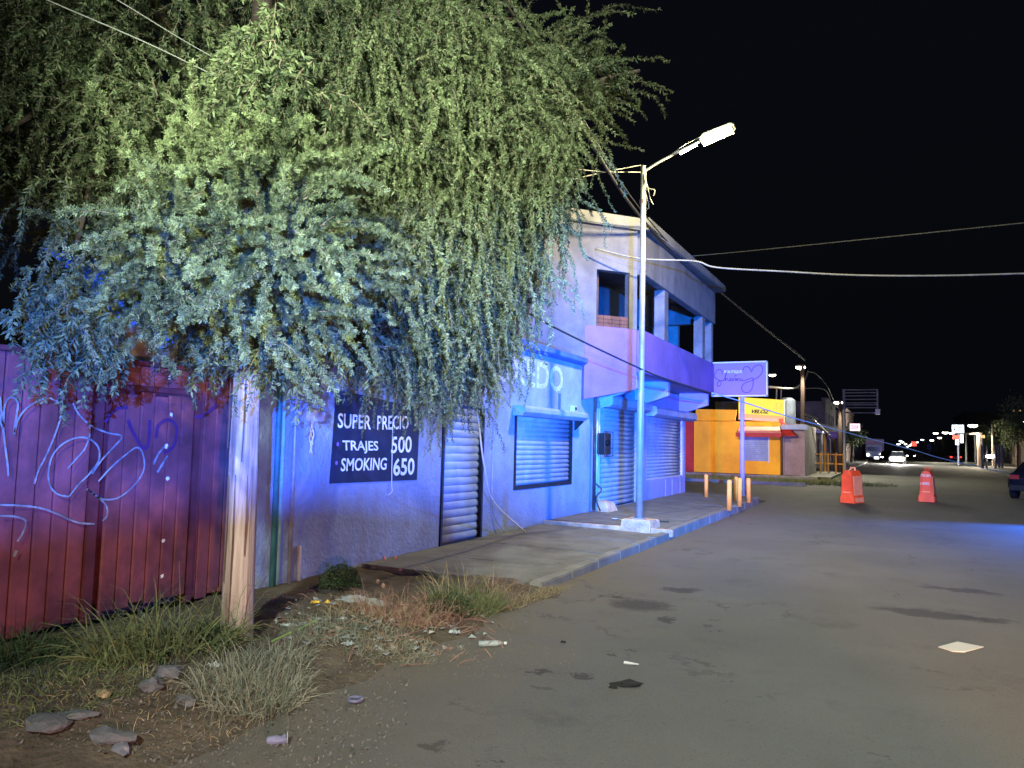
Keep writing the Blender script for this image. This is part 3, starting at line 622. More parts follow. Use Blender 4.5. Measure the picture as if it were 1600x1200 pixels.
# ------------------------------------------------------------------ dim row of buildings up the left side
labels = ['dim purple-grey shopfront with deep eave behind the wooden pole', 'dark narrow shop with ochre door posts beyond the first far lamp', 'taller dim building carrying the pink-lit sign', 'dark low house beyond the pink-lit sign', 'unlit two-storey block far up the left side', 'last dark building before the headlights']
yy = 49.0; xs = -5.0
for i, (ln, h, mt) in enumerate([(9, 3.6, 'dark_wall'), (8, 3.3, 'dark_wall2'), (12, 5.6, 'dark_wall'), (16, 3.8, 'dark_wall3'), (20, 6.2, 'dark_wall2'), (30, 4.4, 'dark_wall')]):
    b = root('street_building', (xs, yy, 0), label=labels[i], cat='building')
    holes = []; k = yy+.8
    while k < yy+ln-1.6: holes.append((k, k+1.2, .1 if (int(k) % 2) else 1.0, 2.3)); k += 2.4
    if h > 5: holes += [(a, b_, 3.6, 4.6) for a, b_, _, _ in list(holes)]
    mb = MB(); wall_cells(mb, yy, yy+ln-.05, 0, h, xs-.25, xs, holes); make('front_wall', mb, mt, b)
    mb = MB(); mb.box(xs-9, xs-.26, yy, yy+ln-.05, 0, h-.1); make('body_wall', mb, mt, b)
    make('parapet', MB().box(xs-.3, xs+.12, yy, yy+ln-.05, h+.002, h+.2), mt, b)
    for j, hh in enumerate(holes):
        make('door' if hh[2] < .5 else 'window', MB().box(xs-.15, xs-.12, hh[0], hh[1], hh[2], hh[3]), ['dark_wall2', 'glass', 'shutter'][j % 3], b)
    if i in (0, 1):
        make('eave', MB().prism([(xs, 2.6), (xs+1.1, 2.55), (xs+1.1, 2.66), (xs, 2.9)], 'y', yy, yy+ln-.1), 'lilac', b)
        for q_ in range(3): make('post', MB().tube([(xs+1.0, yy+.5+q_*2.6, 0), (xs+1.0, yy+.5+q_*2.6, 2.56)], .08, 8), 'concrete_lt' if q_ != 1 else 'bollard', b)
    yy += ln; xs += .0
# ochre railing / bench group near (1290-1320, 715-745)
rl = root('ochre_railing', (-3.4, 47.5, 0), label='ochre painted railing on the far pavement below the second lamp', cat='railing')
for i in range(4): make('post', MB().tube([(-3.9+i*.42, 47.6, .1), (-3.9+i*.42, 47.6, 1.35)], .055, 8), 'bollard', rl)
for z in (.7, 1.25): make('rail', MB().tube([(-4.7, 47.66, z), (-2.6, 47.66, z)], .04, 6), 'bollard', rl)

# right side of the street
labels = ['dark blue-grey wall and house nearest on the right side', 'dim warm-lit shopfront with tall posts on the right', 'low dark building below the white lit sign', 'dim block behind the red car', 'pale three-bay building far up the right side', 'far dark building at the end of the right side']
yy = 75.0; xr = 13.8
for i, (ln, h, mt) in enumerate([(22, 3.2, 'dark_wall3'), (24, 4.6, 'dark_wall2'), (30, 4.0, 'dark_wall'), (50, 5.0, 'dark_wall2'), (40, 11.0, 'concrete_lt'), (90, 6.0, 'dark_wall')]):
    b = root('street_building', (xr, yy, 0), label=labels[i], cat='building')
    holes = []; k = yy+1.5
    while k < yy+ln-3: holes.append((k, k+1.8, .1 if (int(k) % 2) else 1.0, 2.5)); k += 4.4
    if i == 4: holes += [(a, b_, 5.5, 8.5) for a, b_, _, _ in list(holes)]
    mb = MB(); wall_cells(mb, yy, yy+ln-.1, 0, h, xr, xr+.25, holes); make('front_wall', mb, mt, b)
    mb = MB(); mb.box(xr+.26, xr+12, yy, yy+ln-.1, 0, h-.1); make('body_wall', mb, mt, b)
    for j, hh in enumerate(holes): make('door' if hh[2] < .5 else 'window', MB().box(xr+.12, xr+.15, hh[0], hh[1], hh[2], hh[3]), 'win_warm' if (i, j) in ((1, 2), (2, 3)) else ['dark_wall2', 'glass'][j % 2], b)
    yy += ln; xr += .3
tg = root('warm_entrance', (12.9, 84, 0), label='row of pale posts with two bright warm lamps at the right edge', cat='porch')
for k, (px, py) in enumerate(((1543, 713), (1550, 713), (1536, 676+6))):
    p = yp(px, py, 84); make('lamp', MB().tube([(p.x-.14, p.y, p.z), (p.x+.14, p.y, p.z)], .14, 8), 'head' if k < 2 else 'win_warm', tg)
for px in (1535, 1541, 1555, 1561, 1566): p = yp(px, 716, 84); make('post', MB().tube([(p.x, p.y, 0), (p.x, p.y, 2.3)], .11, 6), 'concrete_lt', tg)

# ================================================================== POLES, LAMPS, SIGNS
up = root('utility_pole', (-4.44, 4.12, 0), label='weathered bare wood utility pole rising through the foliage in front of the gate', cat='utility pole')
N = 40; mb = MB(); nseg = 22
for k in range(N+1):
    t = k/N; z = -.05+9.2*t**1.15; r = .120-.045*min(1, t*1.6)
    for q_ in range(nseg):
        a = 2*math.pi*q_/nseg; w = 1+.05*mnoise.noise(Vector((math.cos(a)*2.2, math.sin(a)*2.2, z*.5)))+.035*mnoise.noise(Vector((math.cos(a)*7, math.sin(a)*7, z*.35+5)))
        w += .06*max(0, 1-z*2.2)*(.5+.5*math.sin(a*3))
        mb.v.append((-4.44-.03*z*.4+r*w*math.cos(a), 4.12+r*w*math.sin(a), z))
for k in range(N):
    for q_ in range(nseg): a = k*nseg+q_; b = k*nseg+(q_+1) % nseg; mb.f.append((a, b, b+nseg, a+nseg))
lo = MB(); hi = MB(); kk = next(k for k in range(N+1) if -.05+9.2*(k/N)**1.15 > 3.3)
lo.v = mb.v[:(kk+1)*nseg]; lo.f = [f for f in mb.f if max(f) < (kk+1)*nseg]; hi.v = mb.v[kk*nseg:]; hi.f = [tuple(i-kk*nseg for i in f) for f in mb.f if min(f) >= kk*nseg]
make('pole', lo, 'wood', up, smooth=True); make('pole_top', hi, 'wood_dark', up, smooth=True, label='darker tarred upper part of the pole')  # shade of the foliage is put into the top's darker wood colour
mb = MB()
for a, z0, l in ((-1.2, .2, 1.1), (-.9, 1.4, .7), (-1.7, .5, .8), (-.5, .7, .6), (-2.1, 1.5, .5)):
    x, y = -4.45+.128*math.cos(a), 4.12+.128*math.sin(a); mb.tube([(x, y, z0), (x+.004, y, z0+l*.5), (x-.003, y, z0+l)], [.004, .007, .003], 4)
make('crack', mb, 'bark', up, kind='stuff')
make('crossarm', MB().box(-4.6, -4.5, 3.3, 4.9, 7.6, 7.72), 'wood_dark', up)

sl = root('street_lamp', (-3.97, 12.52, .1), label='tall galvanised street lamp with one lit head standing on a concrete block', cat='street lamp')
mb = MB(); mb.hexa([(-4.25, 12.35, .06), (-3.7, 12.3, .06), (-3.66, 12.86, .06), (-4.22, 12.9, .06)], [(-4.23, 12.37, .30), (-3.71, 12.33, .31), (-3.68, 12.83, .29), (-4.21, 12.87, .30)]); make('footing', mb, 'foot', sl, bevel=.018)
make('pole', MB().tube([(-3.97, 12.58, .28), (-3.965, 12.58, 2.5), (-3.955, 12.58, 2.53), (-3.95, 12.58, 6.62)], [.062, .060, .052, .048], 16), 'galv', sl, smooth=True)
make('base_plate', MB().box(-4.07, -3.87, 12.48, 12.68, .30, .318), 'galv', sl)
make('arm', MB().tube(smooth_path([(-3.94, 12.58, 6.52), (-3.7, 12.58, 6.64), (-3.3, 12.58, 6.79), (-2.8, 12.58, 6.96)], 5), .024, 8), 'galv', sl, smooth=True)
make('brace', MB().tube([(-3.45, 12.58, 6.75), (-3.2, 12.58, 6.90), (-2.95, 12.58, 6.98)], .010, 6), 'galv', sl)
hd = make('lamp_head', MB().prism([(-2.95, 6.93), (-2.90, 6.87), (-2.36, 7.03), (-2.33, 7.08), (-2.40, 7.12), (-2.86, 7.01)], 'y', 12.47, 12.69), 'galv', sl, bevel=.015)
make('lens', MB().hexa([(-2.88, 12.48, 6.852), (-2.38, 12.48, 7.0), (-2.38, 12.68, 7.0), (-2.88, 12.68, 6.852)], [(-2.88, 12.48, 6.868), (-2.38, 12.48, 7.016), (-2.38, 12.68, 7.016), (-2.88, 12.68, 6.868)]), 'lamp_on', hd)
make('lit_tube', MB().tube([(-3.28, 12.56, 6.74), (-2.98, 12.56, 6.86)], .026, 8), 'lamp_far', hd)  # plain tube by the arm; the lamp's reflected light is put in as glow
mb = MB()
for P in ([(-3.93, 12.55, 6.5), (-3.86, 12.5, 6.2), (-3.72, 12.5, 6.12), (-3.74, 12.5, 6.02)], [(-3.94, 12.55, 6.45), (-3.88, 12.5, 6.1), (-3.82, 12.5, 5.82), (-3.92, 12.5, 5.8)], [(-3.92, 12.55, 6.45), (-3.8, 12.5, 6.0), (-3.74, 12.5, 5.86)]):
    mb.tube(smooth_path(P, 5), .009, 5)
make('loose_wire', mb, 'cable_grey', sl)
make('clamp', MB().tube([(-3.965, 12.58, 5.93), (-3.965, 12.58, 6.0)], .058, 12), 'rust', sl)

# far lamp posts: position from the photograph's ground lines, heads at real height
def far_lamp(px, py, Y, base_x=None, head_dx=-.5, mt='wood_dark', lab='', on='lamp_far', r=.13, hs=.28, energy=0, col=(1, .95, .7), g=None):
    h = yp(px, py, Y); bx = base_x if base_x is not None else h.x-head_dx
    o = root('street_lamp', (bx, Y, 0), label=lab, cat='street lamp', group=g)
    make('pole', MB().tube([(bx, Y, 0), (bx, Y, h.z+.1)], [r, r*.75], 8), mt, o)
    make('arm', MB().tube([(bx, Y, h.z-.3), ((bx+h.x)/2, Y, h.z), (h.x, Y, h.z+.06)], .03, 6), 'rust', o)
    hdm = make('lamp_head', MB().box(h.x-hs*.8, h.x+hs*.8, Y-.16, Y+.16, h.z+.05, h.z+.12), 'rust', o)
    make('lens', MB().tube([(h.x-hs, Y, h.z), (h.x, Y, h.z-.04), (h.x+hs, Y, h.z)], [hs*.22, hs*.42, hs*.22], 8), on, hdm)
    if energy: lamp('SPOT', 'street_lamp_glow', (h.x+.1, Y-.5, h.z-.3), (h.x+1.0, Y-3, 0), col, energy, .2, 150, .5)
    return o
far_lamp(1251, 574, 42.6, base_x=-4.35, mt='wood_dark', lab='wooden pole right of the yellow shop with a bright white lamp near its top', r=.14, hs=.24, energy=1800)
far_lamp(1310, 629, 50, base_x=-2.95, mt='wood_dark', lab='dark thick pole with lit lamp beside the billboard frame', r=.15, hs=.24, energy=1600)
far_lamp(1207, 586, 75, base_x=-13, mt='galv', lab='small distant lit lamp seen above the yellow sign', hs=.3)
far_lamp(1520, 665, 92, base_x=9.2, mt='wood', lab='warm bright lamp right of the white lit sign', hs=.42, r=.12, energy=3500, col=(1, .85, .6))
far_lamp(1462, 677, 120, base_x=8.9, head_dx=.2, mt='galv', lab='white lit lamp directly above the red car', hs=.30, energy=2500)
far_lamp(1477, 676, 112, base_x=9.3, mt='galv', lab='round white lamp between the red car and the white sign', hs=.34)
far_lamp(1487, 677, 105, base_x=9.4, mt='galv', lab='pale lamp just touching the left edge of the white sign', hs=.25)
FL = ['tiny far lamp nearest left of the pale three-bay building', 'tiny far lamp second left of the pale building', 'tiny far lamp just above the red car roof', 'tiny far lamp right of the round red sign', 'tiny far lamp just above the approaching headlights', 'tiny far lamp right of the headlights, low', 'tiny far lamp between headlights and red sign', 'tiny far lamp left of the headlights', 'lowest tiny far lamp in the row', 'highest tiny far lamp above the headlights', 'tiny far lamp directly below the round red sign']
for k, (px, py, Y) in enumerate([(1456, 688, 170), (1441, 687, 190), (1468, 684, 150), (1433, 691, 230), (1410, 691, 330), (1415, 694, 380), (1422, 696, 420), (1404, 694, 300), (1418, 698, 520), (1407, 689, 360), (1426, 694, 300)]):
    far_lamp(px, py, Y, mt='rust', lab=FL[k], hs=.55 if Y > 250 else .32, r=.08, on='lamp_white' if k % 2 else 'lamp_far', g='far row of street lamps')
far_lamp(1590, 641, 60, base_x=8.4, mt='galv', lab='upper warm lamp among the trees at the right edge', hs=.25, on='win_warm')
far_lamp(1599, 658, 62, base_x=8.9, mt='galv', lab='lower white lamp among the trees at the right edge', hs=.2)
wpole = root('wood_pole', (10.4, 96, 0), label='bare pale wooden pole standing right of the warm lamp', cat='utility pole')
p = yp(1529, 676, 92); make('pole', MB().tube([(p.x, 92, 0), (p.x, 92, p.z)], .2, 8), 'wood', wpole)
make('crossarm', MB().box(p.x-2.2, p.x+.2, 91.9, 92.1, p.z-.2, p.z-.06), 'wood', wpole)

# thin grey pole and empty billboard frame
bbY = 58.0
bf = root('billboard_frame', (-1.9, bbY, 0), label='empty steel billboard frame of horizontal rails high above the left pavement', cat='billboard')
Lx, Rx_ = yp(1318, 609, bbY).x, yp(1371, 609, bbY).x
for py in (609, 613.5, 618.5, 624, 629.5, 632.5, 637, 645):
    z = yp(1345, py, bbY).z; make('rail', MB().tube([(Lx, bbY, z), (Rx_, bbY, z)], .038, 6), 'steel', bf)
for px in (1318, 1371): make('post', MB().tube([(yp(px, 620, bbY).x, bbY+.08, yp(px, 645, bbY).z), (yp(px, 620, bbY).x, bbY+.08, yp(px, 608, bbY).z)], .06, 6), 'steel', bf)
make('mast', MB().tube([(Lx+.05, bbY+.15, 0), (Lx, bbY+.15, yp(1318, 608, bbY).z)], .09, 8), 'steel', bf)
make('floodlight', MB().box(Rx_-.15, Rx_+.15, bbY-.4, bbY-.1, yp(1371, 645, bbY).z-.15, yp(1371, 645, bbY).z+.25), 'steel', bf)
thin = root('signal_pole', (-2.2, 46, 0), label='slender pale pole just left of the left orange barrier', cat='pole')
a = yp(1318, 640, 46); b = yp(1321, 742, 46); make('pole', MB().tube([(b.x, 46, 0), (a.x, 46, a.z)], .055, 8), 'galv', thin)

# boutique sign on its pole
YS = 22.4
sg = root('shop_pole_sign', (-3.97, YS, .15), label='lilac sign panel with maroon handwriting and heart on a white pole', cat='sign')
make('pole', MB().tube([(-3.97, YS+.06, .12), (-3.97, YS+.06, 3.12)], .062, 14), 'lilac', sg, smooth=True)
make('panel', MB().box(-4.84, -3.27, YS, YS+.12, 3.10, 4.09), 'sign_face', sg, bevel=.006)
for (a, b, c, d) in ((-4.86, -3.25, 3.075, 3.115), (-4.86, -3.25, 4.075, 4.115), (-4.865, -4.83, 3.08, 4.11), (-3.28, -3.245, 3.08, 4.11)):
    make('frame', MB().box(a, b, YS-.015, YS+.13, c, d), 'white', sg)
def sz(a, b): return yp(1105+a/16, 560+b/16, YS-.006)
for st in ([(370, 390), (385, 330), (330, 285), (260, 290), (210, 350), (185, 400), (195, 470), (250, 520), (320, 560), (345, 610), (320, 670), (275, 705), (250, 660), (270, 590), (340, 560), (400, 555)],
           [(380, 570), (430, 510), (475, 400), (480, 330), (455, 470), (450, 560), (475, 510), (510, 510), (520, 555), (560, 545)],
           [(560, 540), (600, 520), (595, 490), (565, 520), (580, 560), (630, 545)],
           [(635, 500), (645, 560), (675, 500), (705, 505), (710, 560), (740, 500), (750, 560), (785, 500), (815, 510), (820, 560), (860, 540)],
           [(680, 450), (740, 410)], [(870, 500), (885, 560), (940, 550), (1060, 510), (1130, 490), (1150, 560), (1140, 680), (1100, 790), (1030, 850), (950, 850), (880, 810), (865, 730), (900, 650), (980, 600), (1090, 565), (1170, 520), (1260, 480), (1350, 390), (1390, 290), (1360, 190), (1290, 165), (1200, 195), (1140, 250), (1110, 330), (1080, 270), (1030, 215), (960, 205), (910, 240), (900, 300)]):
    mb = MB(); ribbon(mb, smooth_path([sz(*s) for s in st], 7), .019, (0, 1, 0)); make('script_stroke', mb, 'script', sg)
p = sz(430, 378); lettering('BOUTIQUE', p, sz(870, 375)-p, sz(430, 300)-p, 'script2', sg)

# bollards
bt = [((1139, 797), .70, 'ochre bollard nearest the camera on the kerb corner'), ((1103.5, 777), .66, 'ochre bollard standing apart, nearest the corner building'),
      ((1150, 783), .66, 'ochre bollard behind, left of the sign pole'), ((1155.5, 791), .70, 'ochre bollard in front, just left of the sign pole'), ((1170, 785), .65, 'ochre bollard right of the sign pole at the kerb tip')]
me_b = MB(); me_b.tube([(0, 0, 0), (0, 0, .94), (0, 0, .985), (0, 0, 1.0)], [.056, .055, .042, .012], 16); me_b = mesh_of(me_b, 'bollard', True)
for (px, py), h, lab in bt:
    p = gp(px, py, .15); o = link('bollard', me_b, None, (p.x, p.y, .14), label=lab, cat='bollard', group='ochre bollards on the kerb corner'); o.scale = (1, 1, h)
    o.rotation_euler = (random.uniform(-.02, .02), random.uniform(-.02, .02), 0)
# orange barriers
def barrier(px, py, lab, ang, text, w=.62, h=1.02):
    p = gp(px, py); b = root('traffic_barrier', (p.x, p.y+.35, 0), label=lab, cat='barrier', group='orange plastic barriers across the road')
    prof = [(-.34, 0), (-.34, .16), (-.29, .22), (-.235, .82), (-.19, .90), (-.10, .97), (.10, .97), (.19, .90), (.235, .82), (.29, .22), (.34, .16), (.34, 0)]
    ca, sa = math.cos(ang), math.sin(ang)
    def T(x, y, z): return (p.x+ca*x-sa*y, p.y+.35+sa*x+ca*y, z*h/1.02)
    def loft(prof, y0, y1, inset=.0):
        mb = MB(); n = len(prof); cz = .5
        secs = [(y0, .93), (y0+.03, 1.0), (y1-.03, 1.0), (y1, .93)]
        for (yy, s) in secs: mb.v += [T(x*w/.62*s, yy, z if z < .01 else cz+(z-cz)*(.5+.5*s)) for x, z in prof]
        for k in range(3):
            for q_ in range(n): a = k*n+q_; b_ = k*n+(q_+1) % n; mb.f.append((a, b_, b_+n, a+n))
        mb.f.append(tuple(range(n))); mb.f.append(tuple(range(4*n-1, 3*n-1, -1))); return mb
    make('body', loft(prof, -.33, .30), 'barrier', b, smooth=False)
    mb = MB(); mb.tube([T(-.07, .05, .96), T(-.06, .05, 1.04), T(.06, .05, 1.04), T(.07, .05, .96)], .028, 8); make('fill_cap', mb, 'barrier_lt' if px < 1400 else 'barrier', b)
    q0 = w/.62; mb = MB(); mb.hexa([T(.335*q0, -.26, .03), T(.335*q0+.006, -.26, .03), T(.335*q0+.006, .24, .03), T(.335*q0, .24, .03)], [T(.335*q0, -.26, .16), T(.335*q0+.006, -.26, .16), T(.335*q0+.006, .24, .16), T(.335*q0, .24, .16)])
    mb.hexa([T(.285*q0, -.26, .23), T(.295*q0+.006, -.26, .23), T(.295*q0+.006, .24, .23), T(.285*q0, .24, .23)], [T(.235*q0, -.26, .80), T(.245*q0+.006, -.26, .80), T(.245*q0+.006, .24, .80), T(.235*q0, .24, .80)]); make('pale_side', mb, 'barrier_lt', b)  # right side panel in a paler orange than the body
    for s in (-1, 1):
        mb = MB(); mb.tube([T(s*.20*w/.62, -.345, .25), T(s*.17*w/.62, -.345, .80)], .014, 6); make('rib', mb, 'barrier', b)
    mb = MB(); mb.hexa([T(-.24*w/.62, -.34, .30), T(.22*w/.62, -.34, .30), T(.22*w/.62, -.31, .30), T(-.24*w/.62, -.31, .30)], [T(-.2*w/.62, -.33, .33), T(.2*w/.62, -.33, .33), T(.2*w/.62, -.31, .33), T(-.2*w/.62, -.31, .33)]); make('moulded_ledge', mb, 'barrier_lt', b)
    for (s, x0, x1, z0, z1) in text:
        o = Vector(T(x0, -.352, z0)); lettering(s, o, Vector(T(x1, -.352, z0))-o, Vector(T(x0, -.352, z1))-o, 'white_paint', b, bold=.02)
barrier(1331, 786.5, 'left orange barrier with a rounded top and faded right side', -.42, [], .40)
barrier(1450.5, 784.5, 'right orange barrier with faint white lettering and a small top cap', -.16, [('CRUMS', -.14, .14, .78, .86), ('ARPEC', -.17, .12, .53, .61)], .42)

# ------------------------------------------------------------------ cables
def cab(name, pts, r, m, label, g=None, n=6, cat='cable'):
    return make(name, MB().tube(smooth_path(pts, 8), r, n), m, smooth=True, label=label, cat=cat, group=g)
cab('overhead_cable', [at(-60, -60, 4.2), at(85, 5, 4.5), at(240, 72, 4.9), at(400, 150, 5.4)], .0042, 'cable_grey', 'lower thin grey service cable crossing the foliage at upper left')
cab('overhead_cable', [at(100, -50, 4.4), at(200, 10, 4.7), at(290, 65, 5.0), at(390, 122, 5.4)], .0035, 'cable_grey', 'upper thin grey service cable crossing the foliage at upper left')
cab('overhead_cable', [(-4.5, 4.2, 8.0), (-4.3, 9, 6.95), at(1000, 338, 15.0), at(1120, 452, 23), (-4.2, 42.4, 6.3)], .030, 'cable', 'thick twisted street cable running beside the roof edge to the far wooden pole')
cab('overhead_cable', [(-4.55, 4.2, 8.1), (-4.35, 9, 7.15), at(1003, 330, 15.0), at(1122, 452, 23), (-4.2, 42.4, 6.4)], .014, 'cable', 'thin cable strung just above the thick street cable')
cab('overhead_cable', [at(930, 388, 15.2), at(1000, 404, 15.3), at(1085, 408, 15.4), at(1120, 418, 15.4), at(1220, 424, 15.3), at(1340, 430, 15.2), at(1480, 430.5, 15), at(1640, 426, 14.8)], .018, 'cable_grey', 'lower pale twisted cable crossing the night sky from the meter mast')
cab('overhead_cable', [at(1060, 402, 26), at(1160, 393, 25), at(1330, 376, 23), at(1640, 344, 21)], .016, 'cable_grey', 'upper thin pale cable crossing the night sky on the right')
cab('overhead_cable', [at(860, 290, 12), at(930, 272, 13), at(1001, 258, 13.8)], .008, 'cable_grey', 'thin wire from the tree to the top of the street lamp')
cab('overhead_cable', [at(880, 262, 12), at(940, 268, 13), at(1001, 269, 13.8)], .008, 'cable_grey', 'second thin wire from the tree to just below the street lamp top')
tp = [at(700, 425, 9), at(790, 470, 10), at(881, 519, 11.2), at(992, 572, 12.8), at(1040, 592, 13.8), at(1111, 614, 15.6), at(1154, 626, 17), at(1243, 654, 20), at(1384, 692, 24), at(1427, 703, 25), at(1487, 720, 26.5), at(1640, 753, 30)]
cab('cordon_line', tp[:6], .016, 'cable', 'dark slack cable dropping from the tree past the street lamp toward the sign', cat='cable')
cab('cordon_line', tp[5:], .015, 'lit_line', 'pale blue-lit line slanting down from the sign across the street', cat='line')
gq = gp(820, 831, .12)
cab('hanging_cable', [at(722, 215, 8.0), at(722, 330, 8.1), at(728, 450, 8.3), at(737, 570, 8.6), at(748, 660, 9.0), at(757, 730, 9.5), at(772, 785, 10.2), (gq.x, gq.y, .13)], .012, 'cable_white', 'long white cable hanging from the tree down to the pavement')
for q_, (a, b) in enumerate([([at(1199, 604, 40), at(1230, 607, 40), at(1246, 604, 41), at(1258, 592, 42), at(1262, 582, 43)], 'thick drooping cable from the sign to the far wooden pole'), ([at(1199, 606, 40), at(1250, 607, 42), at(1290, 610, 45), at(1300, 640, 50)], 'cable from the far wooden pole toward the second lamp pole'), ([at(1270, 655, 42), at(1296, 680, 46), at(1300, 684, 50)], 'short pale sagging cable bundle between the two far poles'), ([at(1240, 668, 41.5), at(1270, 668, 45), at(1300, 684, 50)], 'lower cable along the dim shopfront eave'), ([at(1262, 580, 42.6), at(1290, 600, 60), at(1330, 660, 110), at(1380, 692, 250)], 'long thin cable receding from the far wooden pole down the street')]):
    cab('overhead_cable', a, .05 if q_ in (0, 2) else .03, 'cable_grey', b)
cab('roof_conduit', [at(1214, 604, 43), at(1213, 625, 43)], .05, 'cable_grey', 'left short pipe rising behind the yellow sign', cat='pipe')
cab('roof_conduit', [at(1221, 604, 43), at(1220, 628, 43)], .04, 'cable_grey', 'right short pipe rising behind the yellow sign', cat='pipe')

# ------------------------------------------------------------------ lit signs far away
def lit_sign(px0, px1, py0, py1, Y, m, label, text=None, tm='black', pole=True):
    a, b = yp(px0, py1, Y), yp(px1, py0, Y); o = root('lit_sign', ((a.x+b.x)/2, Y, 0), label=label, cat='sign')
    make('panel', MB().box(a.x, b.x, Y, Y+.3, a.z, b.z), m, o)
    if pole: make('pole', MB().tube([((a.x+b.x)/2, Y+.15, 0), ((a.x+b.x)/2, Y+.15, a.z)], .12, 8), 'steel', o)
    if text: p = Vector((a.x+(b.x-a.x)*.12, Y-.02, a.z+(b.z-a.z)*.2)); lettering(text, p, ((b.x-a.x)*.76, 0, 0), (0, 0, (b.z-a.z)*.6), tm, o, bold=.02)
    return o
lit_sign(1328, 1343.5, 662, 673, 66, 'sign_lit_pink', 'small pink-white lit sign on the left side below the billboard frame', 'OXX', 'red', pole=False)
ws = lit_sign(1488, 1506, 664, 678, 98, 'sign_lit', 'tall white lit sign with red lower panel on the right side', 'KO', 'dark_wall3')
a, b = yp(1489, 686, 98), yp(1499, 680, 98); make('red_panel', MB().box(a.x, b.x, 97.9, 98.2, a.z, b.z), 'sign_lit_red', ws)
a, b = yp(1500.5, 692, 98), yp(1505, 679, 98); make('side_panel', MB().box(a.x, b.x, 97.9, 98.2, a.z, b.z), 'sign_lit', ws)
a, b = yp(1493, 695, 98), yp(1498, 687, 98); make('lower_panel', MB().box(a.x, b.x, 97.9, 98.2, a.z, b.z), 'sign_lit', ws)
lit_sign(1424, 1432, 690, 697, 200, 'sign_lit_red', 'round red lit sign above the far street', None)
a = lit_sign(1366, 1373, 714, 717, 60, 'neon_white', 'low bright white lit strip left of the approaching headlights', None, pole=False)
lit_sign(1449, 1455, 694, 702, 160, 'lilac', 'small violet-white panel left of the red car', 'X')
cab('roof_pink_sign', [at(1292, 680, 47), at(1310, 680, 47)], .25, 'pink', 'small magenta painted panel under the eave left of the second lamp', cat='sign')

